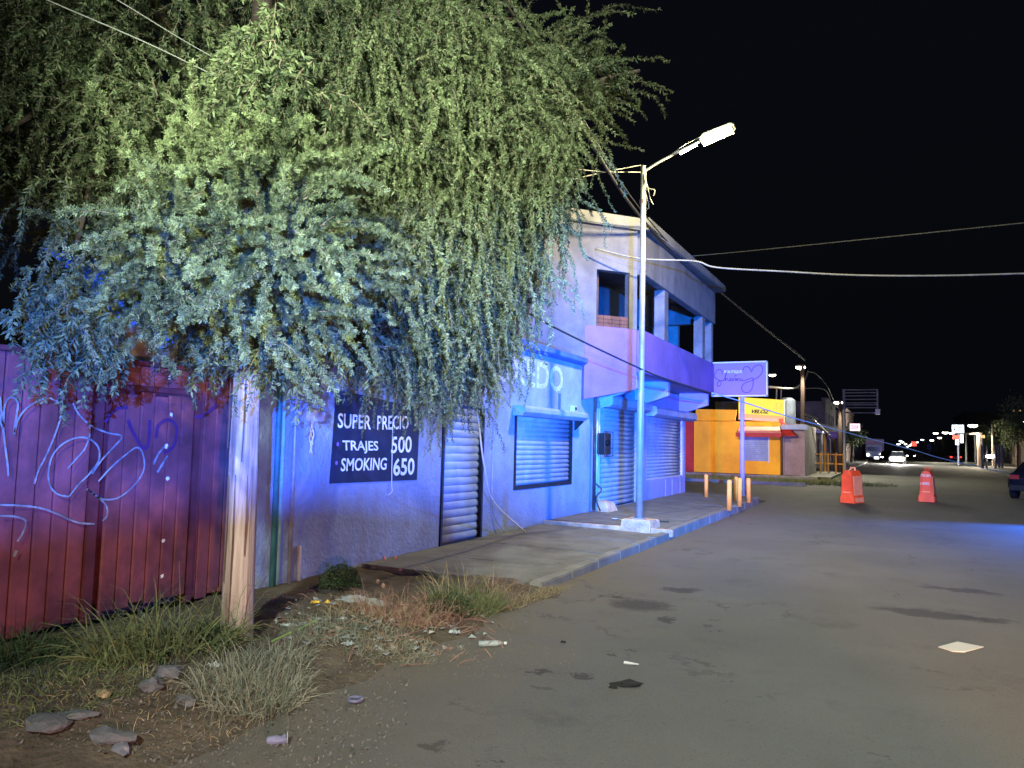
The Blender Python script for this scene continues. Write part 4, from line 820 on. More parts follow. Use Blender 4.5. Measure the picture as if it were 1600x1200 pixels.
# ------------------------------------------------------------------ vehicles
def car(name, loc, ang, paint, label, lights, cat='car', L=4.5, w=1.78, h=1.45, group=None, bar=False):
    o = root(name, loc, label=label, cat=cat, group=group); ca, sa = math.cos(ang), math.sin(ang)
    def T(x, y, z): return (loc[0]+ca*x-sa*y, loc[1]+sa*x+ca*y, loc[2]+z)     # x forward
    # body: cross-sections along the length (half width, sill height, shoulder height)
    secs = [(-L/2, .70, .42, .72), (-L/2+.08, .82, .30, .90), (-L*.30, .88, .26, .96), (0, .89, .25, .95), (L*.25, .88, .26, .90), (L/2-.35, .84, .28, .78), (L/2-.05, .74, .34, .66), (L/2, .62, .42, .58)]
    mb = MB(); n = 8
    for x, hw, z0, z1 in secs:
        hw *= w/1.78; mb.v += [T(x, s*hw*f, z) for s, f, z in ((-1, .85, z0), (-1, 1, z0+.12), (-1, 1, z1-.10), (-1, .86, z1), (1, .86, z1), (1, 1, z1-.10), (1, 1, z0+.12), (1, .85, z0))]
    for k in range(len(secs)-1):
        for q_ in range(n): a = k*n+q_; b = k*n+(q_+1) % n; mb.f.append((a, b, b+n, a+n))
    mb.f.append(tuple(range(n))); mb.f.append(tuple(range(len(secs)*n-1, (len(secs)-1)*n-1, -1)))
    body = make('body', mb, paint, o, smooth=True)
    def cabin(xs, m, nm, z0, z1, i0, i1):
        b = [T(xs[0], -.76*i0, z0), T(xs[1], -.76*i0, z0), T(xs[1], .76*i0, z0), T(xs[0], .76*i0, z0)]
        t = [T(xs[2], -.6*i1, z1), T(xs[3], -.6*i1, z1), T(xs[3], .6*i1, z1), T(xs[2], .6*i1, z1)]
        return make(nm, MB().hexa(b, t), m, o, bevel=.03)
    cabin((-L*.40, L*.20, -L*.27, L*.06), 'glass', 'windows', .90, h-.05, 1, 1)
    cabin((-L*.28, L*.07, -L*.25, L*.05), paint, 'roof', h-.06, h, .85, .8)
    for x in (-L*.31, L*.31):
        for s in (-1, 1):
            wh = make('wheel', MB().tube([T(x, s*.70, .33), T(x, s*.90, .33)], .33, 16), 'rubber', o); make('rim', MB().tube([T(x, s*.895, .33), T(x, s*.915, .33)], .19, 10), 'galv', wh)
    for s in (-1, 1):
        make('headlight', MB().hexa([T(L/2-.10, s*.45, .55), T(L/2+.01, s*.45, .55), T(L/2-.04, s*.70, .55), T(L/2-.14, s*.70, .55)], [T(L/2-.12, s*.45, .68), T(L/2-.02, s*.45, .68), T(L/2-.08, s*.70, .68), T(L/2-.16, s*.70, .68)]), 'head' if lights in ('front', 'both') else 'glass', o)
        make('tail_light', MB().box(-.06, .06, -.14, .14, 0, .14), 'tail' if lights in ('rear', 'both') else 'red', o, origin=(0, 0, 0)).matrix_local = Matrix.Translation(Vector(T(-L/2+.03, s*.6, .70))-Vector(loc)) @ Matrix.Rotation(ang, 4, 'Z')
    make('bumper', MB().hexa([T(-L/2-.05, -.75, .32), T(-L/2+.1, -.78, .32), T(-L/2+.1, .78, .32), T(-L/2-.05, .75, .32)], [T(-L/2-.05, -.75, .5), T(-L/2+.1, -.78, .5), T(-L/2+.1, .78, .5), T(-L/2-.05, .75, .5)]), 'black', o, bevel=.02)
    make('number_plate', MB().hexa([T(-L/2-.062, -.2, .55), T(-L/2-.05, -.2, .55), T(-L/2-.05, .2, .55), T(-L/2-.062, .2, .55)], [T(-L/2-.03, -.2, .68), T(-L/2-.02, -.2, .68), T(-L/2-.02, .2, .68), T(-L/2-.03, .2, .68)]), 'white', o)
    if bar:
        make('beacon_bar', MB().hexa([T(-.2, -.55, h+.01), T(.1, -.55, h+.01), T(.1, .55, h+.01), T(-.2, .55, h+.01)], [T(-.17, -.53, h+.13), T(.07, -.53, h+.13), T(.07, .53, h+.13), T(-.17, .53, h+.13)]), 'blue_beacon', o, bevel=.02)
    return o
tr = root('patrol_truck', (2.6, -3.6, 0), label='patrol truck with blue beacon bar standing behind the photographer', cat='truck')
make('body', MB().prism([(-6.2, .45), (-1.25, .45), (-1.2, .62), (-1.3, .98), (-2.2, 1.05), (-6.2, 1.1)], 'x', 1.65, 3.55), 'car_dark', tr, bevel=.05)
make('cabin', MB().hexa([(1.72, -5.0, 1.06), (3.48, -5.0, 1.06), (3.48, -2.1, 1.06), (1.72, -2.1, 1.06)], [(1.8, -4.7, 1.905), (3.4, -4.7, 1.905), (3.4, -2.45, 1.905), (1.8, -2.45, 1.905)]), 'car_dark', tr, bevel=.03)
make('beam_stop', MB().box(2.05, 3.15, -3.65, -3.05, 2.045, 2.07), 'black', tr); make('beacon_base', MB().box(2.05, 3.15, -3.65, -3.15, 1.908, 1.94), 'black', tr)  # unseen black plate added above the beacon to trim its beam
for x_ in (1.7, 3.5):
    for y_ in (-5.3, -2.0): make('wheel', MB().tube([(x_-.12, y_, .4), (x_+.12, y_, .4)], .4, 16), 'rubber', tr)
pc = gp(1567, 779)
car('patrol_car', (pc.x+1.65, pc.y+1.6, 0), R(70), 'car_dark', 'dark patrol car half out of frame at the right edge behind the barriers', None, h=1.32, bar=False)
car('parked_car', (7.6, 128, 0), R(100), 'car_red', 'dark red car turning on the right side of the far road', 'rear')
car('approaching_car', (.35, 98, 0), R(-92), 'car_white', 'approaching car with dazzling white headlights in mid road', 'front', group='cars coming down the street')
car('approaching_car', (-.9, 112, 0), R(-90), 'car_dark', 'second approaching car just left of the dazzling one', 'front', group='cars coming down the street')
car('approaching_car', (2.6, 150, 0), R(-90), 'car_dark', 'far approaching car right of the dazzling one', 'front', group='cars coming down the street')
lamp('POINT', 'oncoming_glow', (.35, 94, .8), None, (1, .97, .9), 5000, .2)
tk = root('box_truck', (-2.2, 118, 0), label='red box truck parked left of the approaching headlights', cat='truck')
make('cargo_box', MB().box(-3.6, -1.3, 116, 121, .9, 3.1), 'car_red', tk, bevel=.03); make('cab', MB().box(-3.4, -1.5, 113.8, 115.9, .5, 2.2), 'car_white', tk, bevel=.08)
make('windscreen', MB().box(-3.3, -1.6, 113.74, 113.79, 1.35, 2.0), 'glass', tk)
for x in (-3.4, -1.75):
    for y_ in (114.6, 119.6): make('wheel', MB().tube([(x, y_, .45), (x+.25, y_, .45)], .45, 12), 'rubber', tk)
    make('headlight', MB().box(x+.05, x+.25, 113.70, 113.78, .75, .95), 'head', tk)

# ================================================================== FOLIAGE
def ribbons_mesh(name, P, Wd, Nn, m, tint=None):
    pass
def grow(starts, dirs, n_seg, step, grav, jit, rs):
    """all strands at once: positions [n_seg+1, n, 3] and directions"""
    P = [starts]; D = dirs/np.linalg.norm(dirs, axis=1, keepdims=True); DD = [D]
    for k in range(n_seg):
        D = D+rs.normal(0, jit, D.shape); D[:, 2] -= grav*(1+.6*rs.random(len(D))); D /= np.linalg.norm(D, axis=1, keepdims=True)
        P.append(P[-1]+D*step[:, None]); DD.append(D)
    return np.array(P), np.array(DD)
def leafy(P, D, nl, ll, lw, rs, per=2, keep=None, fan=.9, leaflets=1, ti=0.):
    """leaf blades along the strands; returns verts, faces(quads), tints"""
    K, n, _ = P.shape; V = []; T = []
    for k in range(1, K):
        for j in range(nl):
            f = (j+rs.random(n))/nl; base = P[k-1]+(P[k]-P[k-1])*f[:, None]; d = D[k]
            for s in range(per):
                r = rs.normal(0, 1, (n, 3)); side = np.cross(d, r); side /= np.linalg.norm(side, axis=1, keepdims=True)+1e-9
                ax = d*(.75)+side*fan+rs.normal(0, .18, (n, 3)); ax[:, 2] += .12; ax /= np.linalg.norm(ax, axis=1, keepdims=True)
                Ln = ll*(.55+.75*rs.random(n))*(1-.35*(k/K)); w = np.cross(ax, rs.normal(0, 1, (n, 3))); w /= np.linalg.norm(w, axis=1, keepdims=True)+1e-9
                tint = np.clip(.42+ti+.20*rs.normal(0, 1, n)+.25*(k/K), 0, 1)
                if leaflets == 1:
                    q = np.stack([base, base+ax*(Ln*.45)[:, None]+w*lw/2, base+ax*Ln[:, None]+np.array([0, 0, -.12])*Ln[:, None], base+ax*(Ln*.45)[:, None]-w*lw/2], 1)
                    V.append(q); T.append(tint)
                else:
                    for m_ in range(leaflets):
                        for sg_ in (-1, 1):
                            t = (m_+.5)/leaflets; b0 = base+ax*(Ln*t)[:, None]; la = ax*.65+w*sg_*.85; la /= np.linalg.norm(la, axis=1, keepdims=True)
                            nn = np.cross(ax, w); l2 = lw*(1.25-.6*abs(t-.4))
                            q = np.stack([b0, b0+la*(l2*.5)+ax*.0045, b0+la*l2, b0+la*(l2*.5)-ax*.0045+nn*.002], 1)
                            V.append(q); T.append(tint)
    V = np.concatenate(V); T = np.concatenate(T)
    return V, T
def to_object(name, V, T, m, parent=None, org=(0, 0, 0), **k):
    n = len(V); v = (V.reshape(-1, 3)-np.array(org)).astype(np.float32)
    me = bpy.data.meshes.new(name); me.vertices.add(len(v)); me.vertices.foreach_set('co', v.ravel())
    me.loops.add(n*4); me.loops.foreach_set('vertex_index', np.arange(n*4, dtype=np.int32)); me.polygons.add(n)
    me.polygons.foreach_set('loop_start', np.arange(0, n*4, 4, dtype=np.int32)); me.update(calc_edges=True)
    a = me.attributes.new('tint', 'FLOAT', 'POINT'); a.data.foreach_set('value', np.repeat(T, 4).astype(np.float32))
    me.materials.append(M[m]); return link(name, me, parent, org, **k)
def stems_quads(P, w0, rs):
    K, n, _ = P.shape; out = []
    for k in range(1, K):
        a, b = P[k-1], P[k]; d = b-a; s = np.cross(d, rs.normal(0, 1, (n, 3))); s /= np.linalg.norm(s, axis=1, keepdims=True)+1e-9
        w = w0*(1-.7*k/K); out.append(np.stack([a-s*w, a+s*w, b+s*w, b-s*w], 1))
    return np.concatenate(out)
def inpoly(x, y, poly):
    r = np.zeros(len(x), bool); n = len(poly)
    for i in range(n):
        x0, y0 = poly[i]; x1, y1 = poly[(i+1) % n]; c = ((y0 > y) != (y1 > y)) & (x < (x1-x0)*(y-y0)/(y1-y0+1e-9)+x0); r ^= c
    return r
def sample(poly, n, d0, d1, rs):
    P = np.array(poly, float); out = []
    while sum(map(len, out)) < n:
        x = rs.uniform(P[:, 0].min(), P[:, 0].max(), n*2); y = rs.uniform(P[:, 1].min(), P[:, 1].max(), n*2); k = inpoly(x, y, poly)
        out.append(np.stack([x[k], y[k]], 1))
    xy = np.concatenate(out)[:n]; d = rs.uniform(d0, d1, n)
    rr = np.stack([(xy[:, 0]-800)/FPX, (600-xy[:, 1])/FPX, -np.ones(n)], 1) @ CMn.T
    return C0+rr*d[:, None], xy
TX0 = np.array([-7.3, 6.6, 0.])
tree = root('willowy_tree', (-7.3, 6.6, 0), label='huge weeping mesquite tree with feathery pale green leaves overhanging the pavement', cat='tree')
regA = [(430, -60), (640, -60), (700, 20), (770, 80), (830, 130), (860, 190), (865, 250), (845, 320), (800, 390), (780, 450), (740, 500), (740, 570), (690, 575), (640, 560), (590, 520), (545, 430), (500, 300), (440, 130)]
regB = [(-80, -60), (230, -60), (260, 70), (400, 140), (470, 260), (480, 400), (430, 470), (300, 490), (180, 500), (60, 480), (-80, 440)]
regC = [(240, 330), (330, 270), (430, 280), (510, 340), (520, 420), (480, 480), (380, 500), (270, 500), (190, 470), (190, 400)]
regT = [(740, 60), (830, 70), (900, 85), (940, 120), (930, 160), (860, 190), (790, 150)]
regN = [(240, -60), (430, -60), (430, 150), (330, 110), (250, 60)]
def crown(label, reg, nclu, per, d0, d1, nseg, step, grav, outv, ll, lw, nl, seed, spread=.16, leaflets=1, jit=.16, fanL=.9, leafper=2, wall=True, side=.5, ybias=None):
    rs = np.random.default_rng(seed); c, xy = sample(reg, nclu, d0, d1, rs)
    if wall:
        low = (c[:, 2] < 3.6) & (c[:, 0] < -5.35); c = c[~low]
    cd = np.array(outv)+rs.normal(0, side, (len(c), 3)); ct = rs.normal(0, .22, len(c))
    st = np.repeat(c, per, 0)+rs.normal(0, spread, (len(c)*per, 3)); di = np.repeat(cd, per, 0)+rs.normal(0, .28, (len(c)*per, 3)); ti = np.repeat(ct, per)+rs.normal(0, .1, len(c)*per)
    stp = step*(.4+1.0*rs.random(len(st))); P, D = grow(st, di, nseg, stp, grav, jit, rs)
    V, T = leafy(P, D, nl, ll, lw, rs, per=leafper, fan=fanL, leaflets=leaflets, ti=ti)
    SQ = stems_quads(P, .0042, rs)
    # keep leaves out of the walls
    def ok(Q):
        m = Q.mean(1); return ~((m[:, 0] < -5.45) & (m[:, 0] > -12.5) & (m[:, 2] < 3.5) & (m[:, 1] > 5.2)) & ~((m[:, 0] < -5.6) & (m[:, 0] > -6.6) & (m[:, 2] < 2.3)) & (m[:, 2] > .5)
    k = ok(V); V, T = V[k], T[k]; SQ = SQ[ok(SQ)]
    return V, T, SQ, c
right_fwd = np.array([.887, .461, 0]); upv = np.array([0, 0, 1.]); fwd = np.array([-.461, .887, 0])
allc = []; stems = []
for args in [
    ('broad curtain', regA, 330, 10, 6.2, 9.4, 17, .050, .13, right_fwd*.45+upv*.15-fwd*.2, .042, .0115, 6, 1, .16, 1, .16),
    ('long hanging strands', [(560, 300), (850, 300), (815, 420), (760, 510), (700, 550), (600, 520)], 105, 10, 6.8, 9.4, 18, .045, .20, right_fwd*.15-fwd*.1-upv*.4, .037, .010, 6, 2, .17, 1, .15),
    ('left foliage', regB, 165, 9, 5.1, 8.4, 17, .050, .12, -right_fwd*.2+upv*.1-fwd*.2, .046, .0115, 5, 3, .15, 1, .15),
    ('upper dark foliage', regN, 24, 7, 5.6, 9.5, 14, .05, .12, right_fwd*.1+upv*.1, .05, .012, 4, 4, .12, 1, .1),
    ('reaching right boughs', regT, 30, 6, 7.2, 8.2, 17, .045, .045, right_fwd*.9+upv*.5-fwd*.1, .052, .013, 5, 5, .15, 1, .17),
    ]:
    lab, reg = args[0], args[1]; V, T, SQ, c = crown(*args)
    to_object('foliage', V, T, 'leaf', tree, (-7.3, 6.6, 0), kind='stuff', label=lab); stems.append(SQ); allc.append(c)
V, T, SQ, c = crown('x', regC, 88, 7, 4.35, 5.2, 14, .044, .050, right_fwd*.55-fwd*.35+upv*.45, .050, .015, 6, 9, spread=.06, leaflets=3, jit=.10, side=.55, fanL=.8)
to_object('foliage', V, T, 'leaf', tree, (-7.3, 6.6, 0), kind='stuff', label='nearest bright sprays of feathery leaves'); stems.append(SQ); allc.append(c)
# low fringes that dangle over gate and wall
for i, (reg, d0, d1, n, seed) in enumerate([([(375, 20), (460, 20), (480, 250), (360, 250)], 4.7, 5.2, 38, 20), ([(90, 470), (170, 470), (170, 540), (100, 540)], 4.9, 5.3, 9, 21), ([(0, 430), (90, 430), (90, 500), (0, 500)], 4.8, 5.5, 16, 22), ([(300, 465), (500, 460), (520, 535), (300, 530)], 4.9, 6.8, 42, 23), ([(520, 470), (760, 505), (740, 570), (540, 545)], 7.0, 8.4, 60, 24), ([(740, 490), (815, 460), (800, 520), (750, 570)], 8.0, 9.4, 14, 25)]):
    V, T, SQ, c = crown('f', reg, n, 6, d0, d1, 11, .042, .17, -upv*.3, .065, .016, 3, seed, spread=.08, leaflets=1)
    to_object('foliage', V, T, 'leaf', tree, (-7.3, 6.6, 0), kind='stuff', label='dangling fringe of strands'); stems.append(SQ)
SQ = np.concatenate(stems); to_object('twigs', SQ, np.zeros(len(SQ)), 'twig', tree, (-7.3, 6.6, 0), kind='stuff')
def limb(pts, r0, r1, name='limb', m='bark'):
    P = smooth_path(pts, 6); n = len(P); rr = [r0+(r1-r0)*i/(n-1) for i in range(n)]; make(name, MB().tube(P, rr, 9), m, tree, smooth=True)
limb([(-7.3, 6.6, -.05), (-7.25, 6.5, 1.5), (-7.1, 6.4, 3.0), (-7.0, 6.4, 4.2)], .32, .24, 'trunk')
limb([(-7.0, 6.4, 4.2), (-6.6, 6.3, 5.6), (-6.3, 6.2, 7.5), (-6.2, 6.1, 9.0)], .20, .09)
for pts, r in [([(-7.1, 6.4, 3.2), (-6.2, 5.4, 4.2), (-5.2, 4.6, 4.3), at(330, 330, 5.2), at(480, 400, 4.7)], .10), ([(-7.0, 6.4, 4.0), (-6.2, 6.8, 5.4), at(640, 220, 8.0), at(800, 180, 7.8), at(930, 130, 7.6), at(1000, 110, 7.5)], .12),
               ([(-7.0, 6.4, 4.1), (-5.9, 7.2, 5.0), at(700, 330, 8.4), at(820, 330, 8.6), at(890, 380, 8.6)], .10), ([(-7.1, 6.4, 3.6), (-7.2, 5.2, 4.8), (-6.6, 4.0, 5.0), at(100, 150, 6.0), at(-20, 220, 5.6)], .11),
               ([(-7.0, 6.4, 4.2), (-6.0, 5.9, 6.0), at(480, 60, 7.4), at(640, 20, 7.0), at(800, 30, 7.2)], .10), ([(-7.1, 6.4, 3.4), (-6.6, 5.0, 4.0), (-6.0, 3.9, 4.1), at(120, 380, 5.3)], .07),
               ([(-7.0, 6.4, 4.0), (-6.1, 7.8, 4.6), at(760, 430, 8.8), at(840, 480, 9.2)], .07), ([(-7.0, 6.4, 4.2), (-6.9, 4.8, 6.2), (-6.0, 3.4, 6.6), at(60, -20, 5.8)], .09)]: limb(pts, r, .015)

# far trees on the right edge and a bush line
def far_tree(x, y_, h, r, n, label, seed):
    rs = np.random.default_rng(seed); o = root('tree', (x, y_, 0), label=label, cat='tree')
    make('trunk', MB().tube([(x, y_, 0), (x+.1, y_, h*.5), (x, y_+.1, h*.8)], [.16, .12, .05], 8), 'bark', o)
    cl = rs.normal(0, 1, (60, 3)); cl /= np.linalg.norm(cl, axis=1, keepdims=True); cl *= r*(.35+.65*rs.random((60, 1))); cl[:, 2] *= .8
    c = np.array([x, y_, h*.72])+np.repeat(cl, n//60, 0)+rs.normal(0, .28, (60*(n//60), 3)); a = rs.normal(0, 1, c.shape); a /= np.linalg.norm(a, axis=1, keepdims=True); b = np.cross(a, rs.normal(0, 1, c.shape)); b /= np.linalg.norm(b, axis=1, keepdims=True)
    V = np.stack([c, c+a*.10+b*.05, c+a*.2, c+a*.10-b*.05], 1); to_object('foliage', V, rs.random(len(V)), 'leaf_far', o, (x, y_, 0), kind='stuff')
p = yp(1600, 660, 55)
far_tree(p.x+.9, 55, 5.4, 2.0, 4800, 'leafy dark tree at the right edge hiding two small lamps', 31)
far_tree(10.8, 88, 5.2, 2.2, 3600, 'dim tree behind the posts left of the right edge', 32)
far_tree(-4.2, 90, 4.2, 1.4, 2400, 'small dark tree on the left side before the headlights', 33)
far_tree(12.0, 120, 5.5, 2.6, 3000, 'round dark tree behind the white lit sign', 34)

# ------------------------------------------------------------------ ground plants
def ground_z(x, y): return bumpy(x, y) if (x < -2.5 and y < 8) else .12
def grass(name, cx, cy, rx, ry, n, h, lean, w, m, label, seed, cat='grass', seg=5, kind=None, droop=.9, z0=None, up_=1.0):
    rs = np.random.default_rng(seed); t = rs.random(n)**.5; a = rs.random(n)*2*math.pi
    x = cx+rx*t*np.cos(a); y_ = cy+ry*t*np.sin(a); z = np.array([ground_z(p, q) if z0 is None else z0 for p, q in zip(x, y_)])-.01
    P = np.stack([x, y_, z], 1); az = rs.random(n)*2*math.pi; D = np.stack([np.cos(az)*lean, np.sin(az)*lean, np.full(n, up_)], 1)*1.0; D[:, :2] *= rs.random((n, 1))*1.3
    D[:, 0] += (x-cx)/rx*.35; D[:, 1] += (y_-cy)/ry*.35; D /= np.linalg.norm(D, axis=1, keepdims=True)
    H = h*(.45+.75*rs.random(n)); s = np.cross(D, rs.normal(0, 1, (n, 3))); s /= np.linalg.norm(s, axis=1, keepdims=True); out = []
    for k in range(seg):
        D2 = D.copy(); D2[:, 2] -= droop*.16*(k+1)*(.4+rs.random(n)); D2 /= np.linalg.norm(D2, axis=1, keepdims=True); Q = P+D2*(H/seg)[:, None]
        w0, w1 = w*(1-k/seg)**.7, w*max(.08, (1-(k+1)/seg))**.7; out.append(np.stack([P-s*w0/2, P+s*w0/2, Q+s*w1/2, Q-s*w1/2], 1)); P, D = Q, D2
    V = np.concatenate(out); T = np.zeros(len(V)); return to_object(name, V, T, m, None, (cx, cy, 0), label=label, cat=cat, kind=kind)
def bg(px, py, z=.05): p = gp(px, py, z); return p.x, p.y
x, y_ = bg(255, 1035); grass('grass_clump', x, y_, .42, .50, 520, .52, .75, .011, 'grasscol', 'tall green grass clump in front of the gate, left of the pole', 41)
x, y_ = bg(215, 1000); grass('grass_clump', x, y_, .35, .40, 160, .42, .9, .009, 'grass_grey', 'sparse dry blades at the left side of the tall clump', 42)
x, y_ = bg(395, 1085); grass('grass_clump', x, y_, .30, .34, 900, .30, .9, .0055, 'grass_grey', 'fine silvery grass clump at the foot of the wooden pole', 43)
x, y_ = bg(425, 1045); grass('grass_clump', x, y_, .22, .30, 420, .22, .9, .005, 'grass_grey', 'fine grey grass tuft just right of the pole foot', 44)
x, y_ = bg(725, 945); grass('grass_clump', x, y_, .36, .40, 620, .30, .8, .008, 'grasscol', 'bright green grass clump at the start of the pavement', 45)
x, y_ = bg(745, 935); grass('grass_clump', x, y_, .50, .45, 70, .55, .5, .007, 'grass_dry', 'tall dry seed stalks above the green clump', 46, kind='stuff')
x, y_ = bg(640, 960); grass('dead_weed', x, y_, .55, .42, 520, .36, .9, .006, 'dead', 'reddish brown dead weeds beside the green clump', 47, cat='weeds')
x, y_ = bg(600, 965); grass('dead_weed', x, y_, .6, .35, 420, .26, 1.1, .005, 'grass_dry', 'straw coloured dry weeds in the rubbish heap right of the pole', 56, cat='weeds')
x, y_ = bg(520, 985); grass('dead_weed', x, y_, .45, .3, 320, .20, 1.2, .005, 'grass_grey', 'tangled grey weeds over the lime straws', 57, cat='weeds')
x, y_ = bg(770, 925); grass('dead_weed', x, y_, .25, .45, 260, .20, 1.1, .005, 'dead', 'reddish dry weeds at the pavement corner right of the green clump', 58, cat='weeds')
x, y_ = bg(560, 1000); grass('grass_patch', x, y_, .75, .35, 1300, .13, 1.0, .005, 'grass_grey', 'low pale grass strip along the verge edge', 48, kind='stuff')
x, y_ = bg(660, 1010); grass('grass_patch', x, y_, .6, .3, 900, .09, 1.1, .004, 'grass_dry', 'short straw coloured grass spreading onto the road', 49, kind='stuff')
x, y_ = bg(845, 925); grass('grass_patch', x, y_, .10, .75, 600, .11, 1.0, .0045, 'grass_dry', 'straw grass growing along the kerb foot', 50, kind='stuff')
x, y_ = bg(60, 1110); grass('grass_patch', x, y_, .5, .6, 900, .14, 1.0, .006, 'grasscol', 'dark low weeds at the lower left corner', 51, kind='stuff')
x, y_ = bg(10, 1030); grass('dark_weed', x, y_, .35, .4, 500, .28, .8, .010, 'shrub', 'dark leafy weed at the left edge by the gate foot', 52, cat='weeds')
x, y_ = bg(250, 1100); grass('grass_patch', x, y_, .7, .5, 500, .10, 1.1, .005, 'grass_dry', 'thin dry grass over the dirt below the tall clump', 53, kind='stuff')
for i in range(2):
    x0 = (-12, -7)[i]
grass('grass_strip', -6.5, 36.6, 6.6, 2.9, 9000, .20, .8, .02, 'grasscol', 'green grass strip between the far kerb and the yellow shop', 54, kind='stuff', seg=3, z0=-.02)
grass('grass_strip', -2.9, 45, 1.2, 6, 2500, .16, .8, .02, 'grasscol', 'ragged grass around the feet of the far poles', 55, kind='stuff', seg=3, z0=-.02)
def shrub(px, py, r, h, n, label, seed, m='shrub', ls=.018):
    x, y_ = bg(px, py); rs = np.random.default_rng(seed); d = rs.normal(0, 1, (n, 3)); d /= np.linalg.norm(d, axis=1, keepdims=True); d *= (rs.random((n, 1))**.35); d[:, 2] = abs(d[:, 2])
    c = np.array([x, y_, .05])+d*np.array([r, r, h]); a = d+rs.normal(0, .5, d.shape); a /= np.linalg.norm(a, axis=1, keepdims=True); b = np.cross(a, rs.normal(0, 1, a.shape)); b /= np.linalg.norm(b, axis=1, keepdims=True)
    V = np.stack([c, c+a*ls*.5+b*ls*.35, c+a*ls, c+a*ls*.5-b*ls*.35], 1); o = root('shrub', (x, y_, .03), label=label, cat='shrub')
    to_object('leaves', V, np.zeros(n), m, o, (x, y_, .03), kind='stuff')
    mb = MB()
    for k in range(14): q_ = d[k*7]; mb.tube([(x, y_, .02), (x+q_[0]*r*.5, y_+q_[1]*r*.5, .05+h*.5), (x+q_[0]*r*.9, y_+q_[1]*r*.9, .05+q_[2]*h*.95)], [.006, .004, .002], 4)
    make('stem', mb, 'bark', o)
shrub(531, 916, .22, .22, 2600, 'small dark rounded shrub against the wall near the price board', 61, ls=.024)
shrub(700, 955, .25, .16, 1200, 'low dark green shrub within the green grass clump', 62, ls=.022)
shrub(330, 1010, .22, .15, 700, 'low leafy weed behind the tall grass beside the pole', 63, ls=.03)

# rocks, rubble, litter
def rock(px, py, s, label, m='stone', seed=0, flat=.6, cat='rock', group=None, rot=0, z=None):
    p = gp(px, py, .06); bm = bmesh.new(); bmesh.ops.create_icosphere(bm, subdivisions=2, radius=1)
    for v in bm.verts:
        k = 1+.5*mnoise.noise(v.co*1.5+Vector((seed*3.1, seed, 0)))+.22*mnoise.noise(v.co*4+Vector((seed, 0, 2))); v.co = Vector((v.co.x*s[0]*k, v.co.y*s[1]*k, v.co.z*s[2]*k))
    me = bpy.data.meshes.new('rock'); bm.to_mesh(me); bm.free(); me.materials.append(M[m]); zz = ground_z(p.x, p.y)
    o = link(cat if cat != 'rock' else 'rock', me, None, (p.x, p.y, (zz if z is None else z)+s[2]*.3), label=label, cat=cat, group=group); o.rotation_euler = (0, 0, rot); return o
rock(75, 1155, (.12, .09, .035), 'flat pale stone at the lower left corner', seed=1)
rock(120, 1143, (.10, .05, .02), 'thin slab of stone right of the flat pale stone', seed=2, rot=.6)
rock(175, 1158, (.13, .07, .035), 'larger cracked pale slab in the lower left', seed=3, rot=.3)
rock(190, 1166, (.09, .04, .025), 'white-edged broken chunk leaning on the cracked slab', 'concrete_lt', seed=4, rot=-.4)
rock(235, 1100, (.07, .06, .04), 'grey rock under the tall grass clump', seed=5)
rock(262, 1083, (.09, .07, .05), 'bluish grey rock behind the grey rock', seed=6)
rock(290, 1105, (.08, .05, .03), 'small grey rock right of the bluish rock', seed=7)
rock(160, 1112, (.05, .04, .02), 'greenish flat pebble left of the tall grass', 'grass_dry', seed=8)
mb = MB(); rs = np.random.default_rng(5)
for i in range(1500):
    px, py = (rs.uniform(180, 620), rs.uniform(1040, 1199)) if i % 2 else (rs.uniform(380, 900), rs.uniform(930, 1060)); p = gp(px, py)
    if p.x < -6 or p.x > -1.0: continue
    s = rs.uniform(.002, .007)*(1.6 if i % 9 == 0 else 1); z = bumpy(p.x, p.y) if p.x < -2.5 else 0; z = max(z, 0)
    a = [(p.x+s*rs.uniform(.6, 1.2)*math.cos(t*1.57+.3), p.y+s*rs.uniform(.6, 1.2)*math.sin(t*1.57+.3)) for t in range(4)]
    mb.hexa([(u, v, z-.002) for u, v in a], [(p.x+(u-p.x)*.6, p.y+(v-p.y)*.6, z+s*.9) for u, v in a])
for i in range(2600):
    px, py = rs.uniform(0, 640), rs.uniform(940, 1199); p = gp(px, py)
    if p.x < -5.7 or p.x > -2.4: continue
    z = max(bumpy(p.x, p.y), 0)+.002; a = rs.random()*6.28; l = rs.uniform(.008, .028); w_ = l*.35; t = rs.uniform(-.01, .01)
    mb.quad((p.x, p.y, z), (p.x+l*.5*math.cos(a)-w_*math.sin(a), p.y+l*.5*math.sin(a)+w_*math.cos(a), z+.006), (p.x+l*math.cos(a), p.y+l*math.sin(a), z+t+.008), (p.x+l*.5*math.cos(a)+w_*math.sin(a), p.y+l*.5*math.sin(a)-w_*math.cos(a), z+.002))
make('gravel', mb, 'gravel_mat', label='loose gravel scattered over the verge edge and road', cat='gravel', kind='stuff')
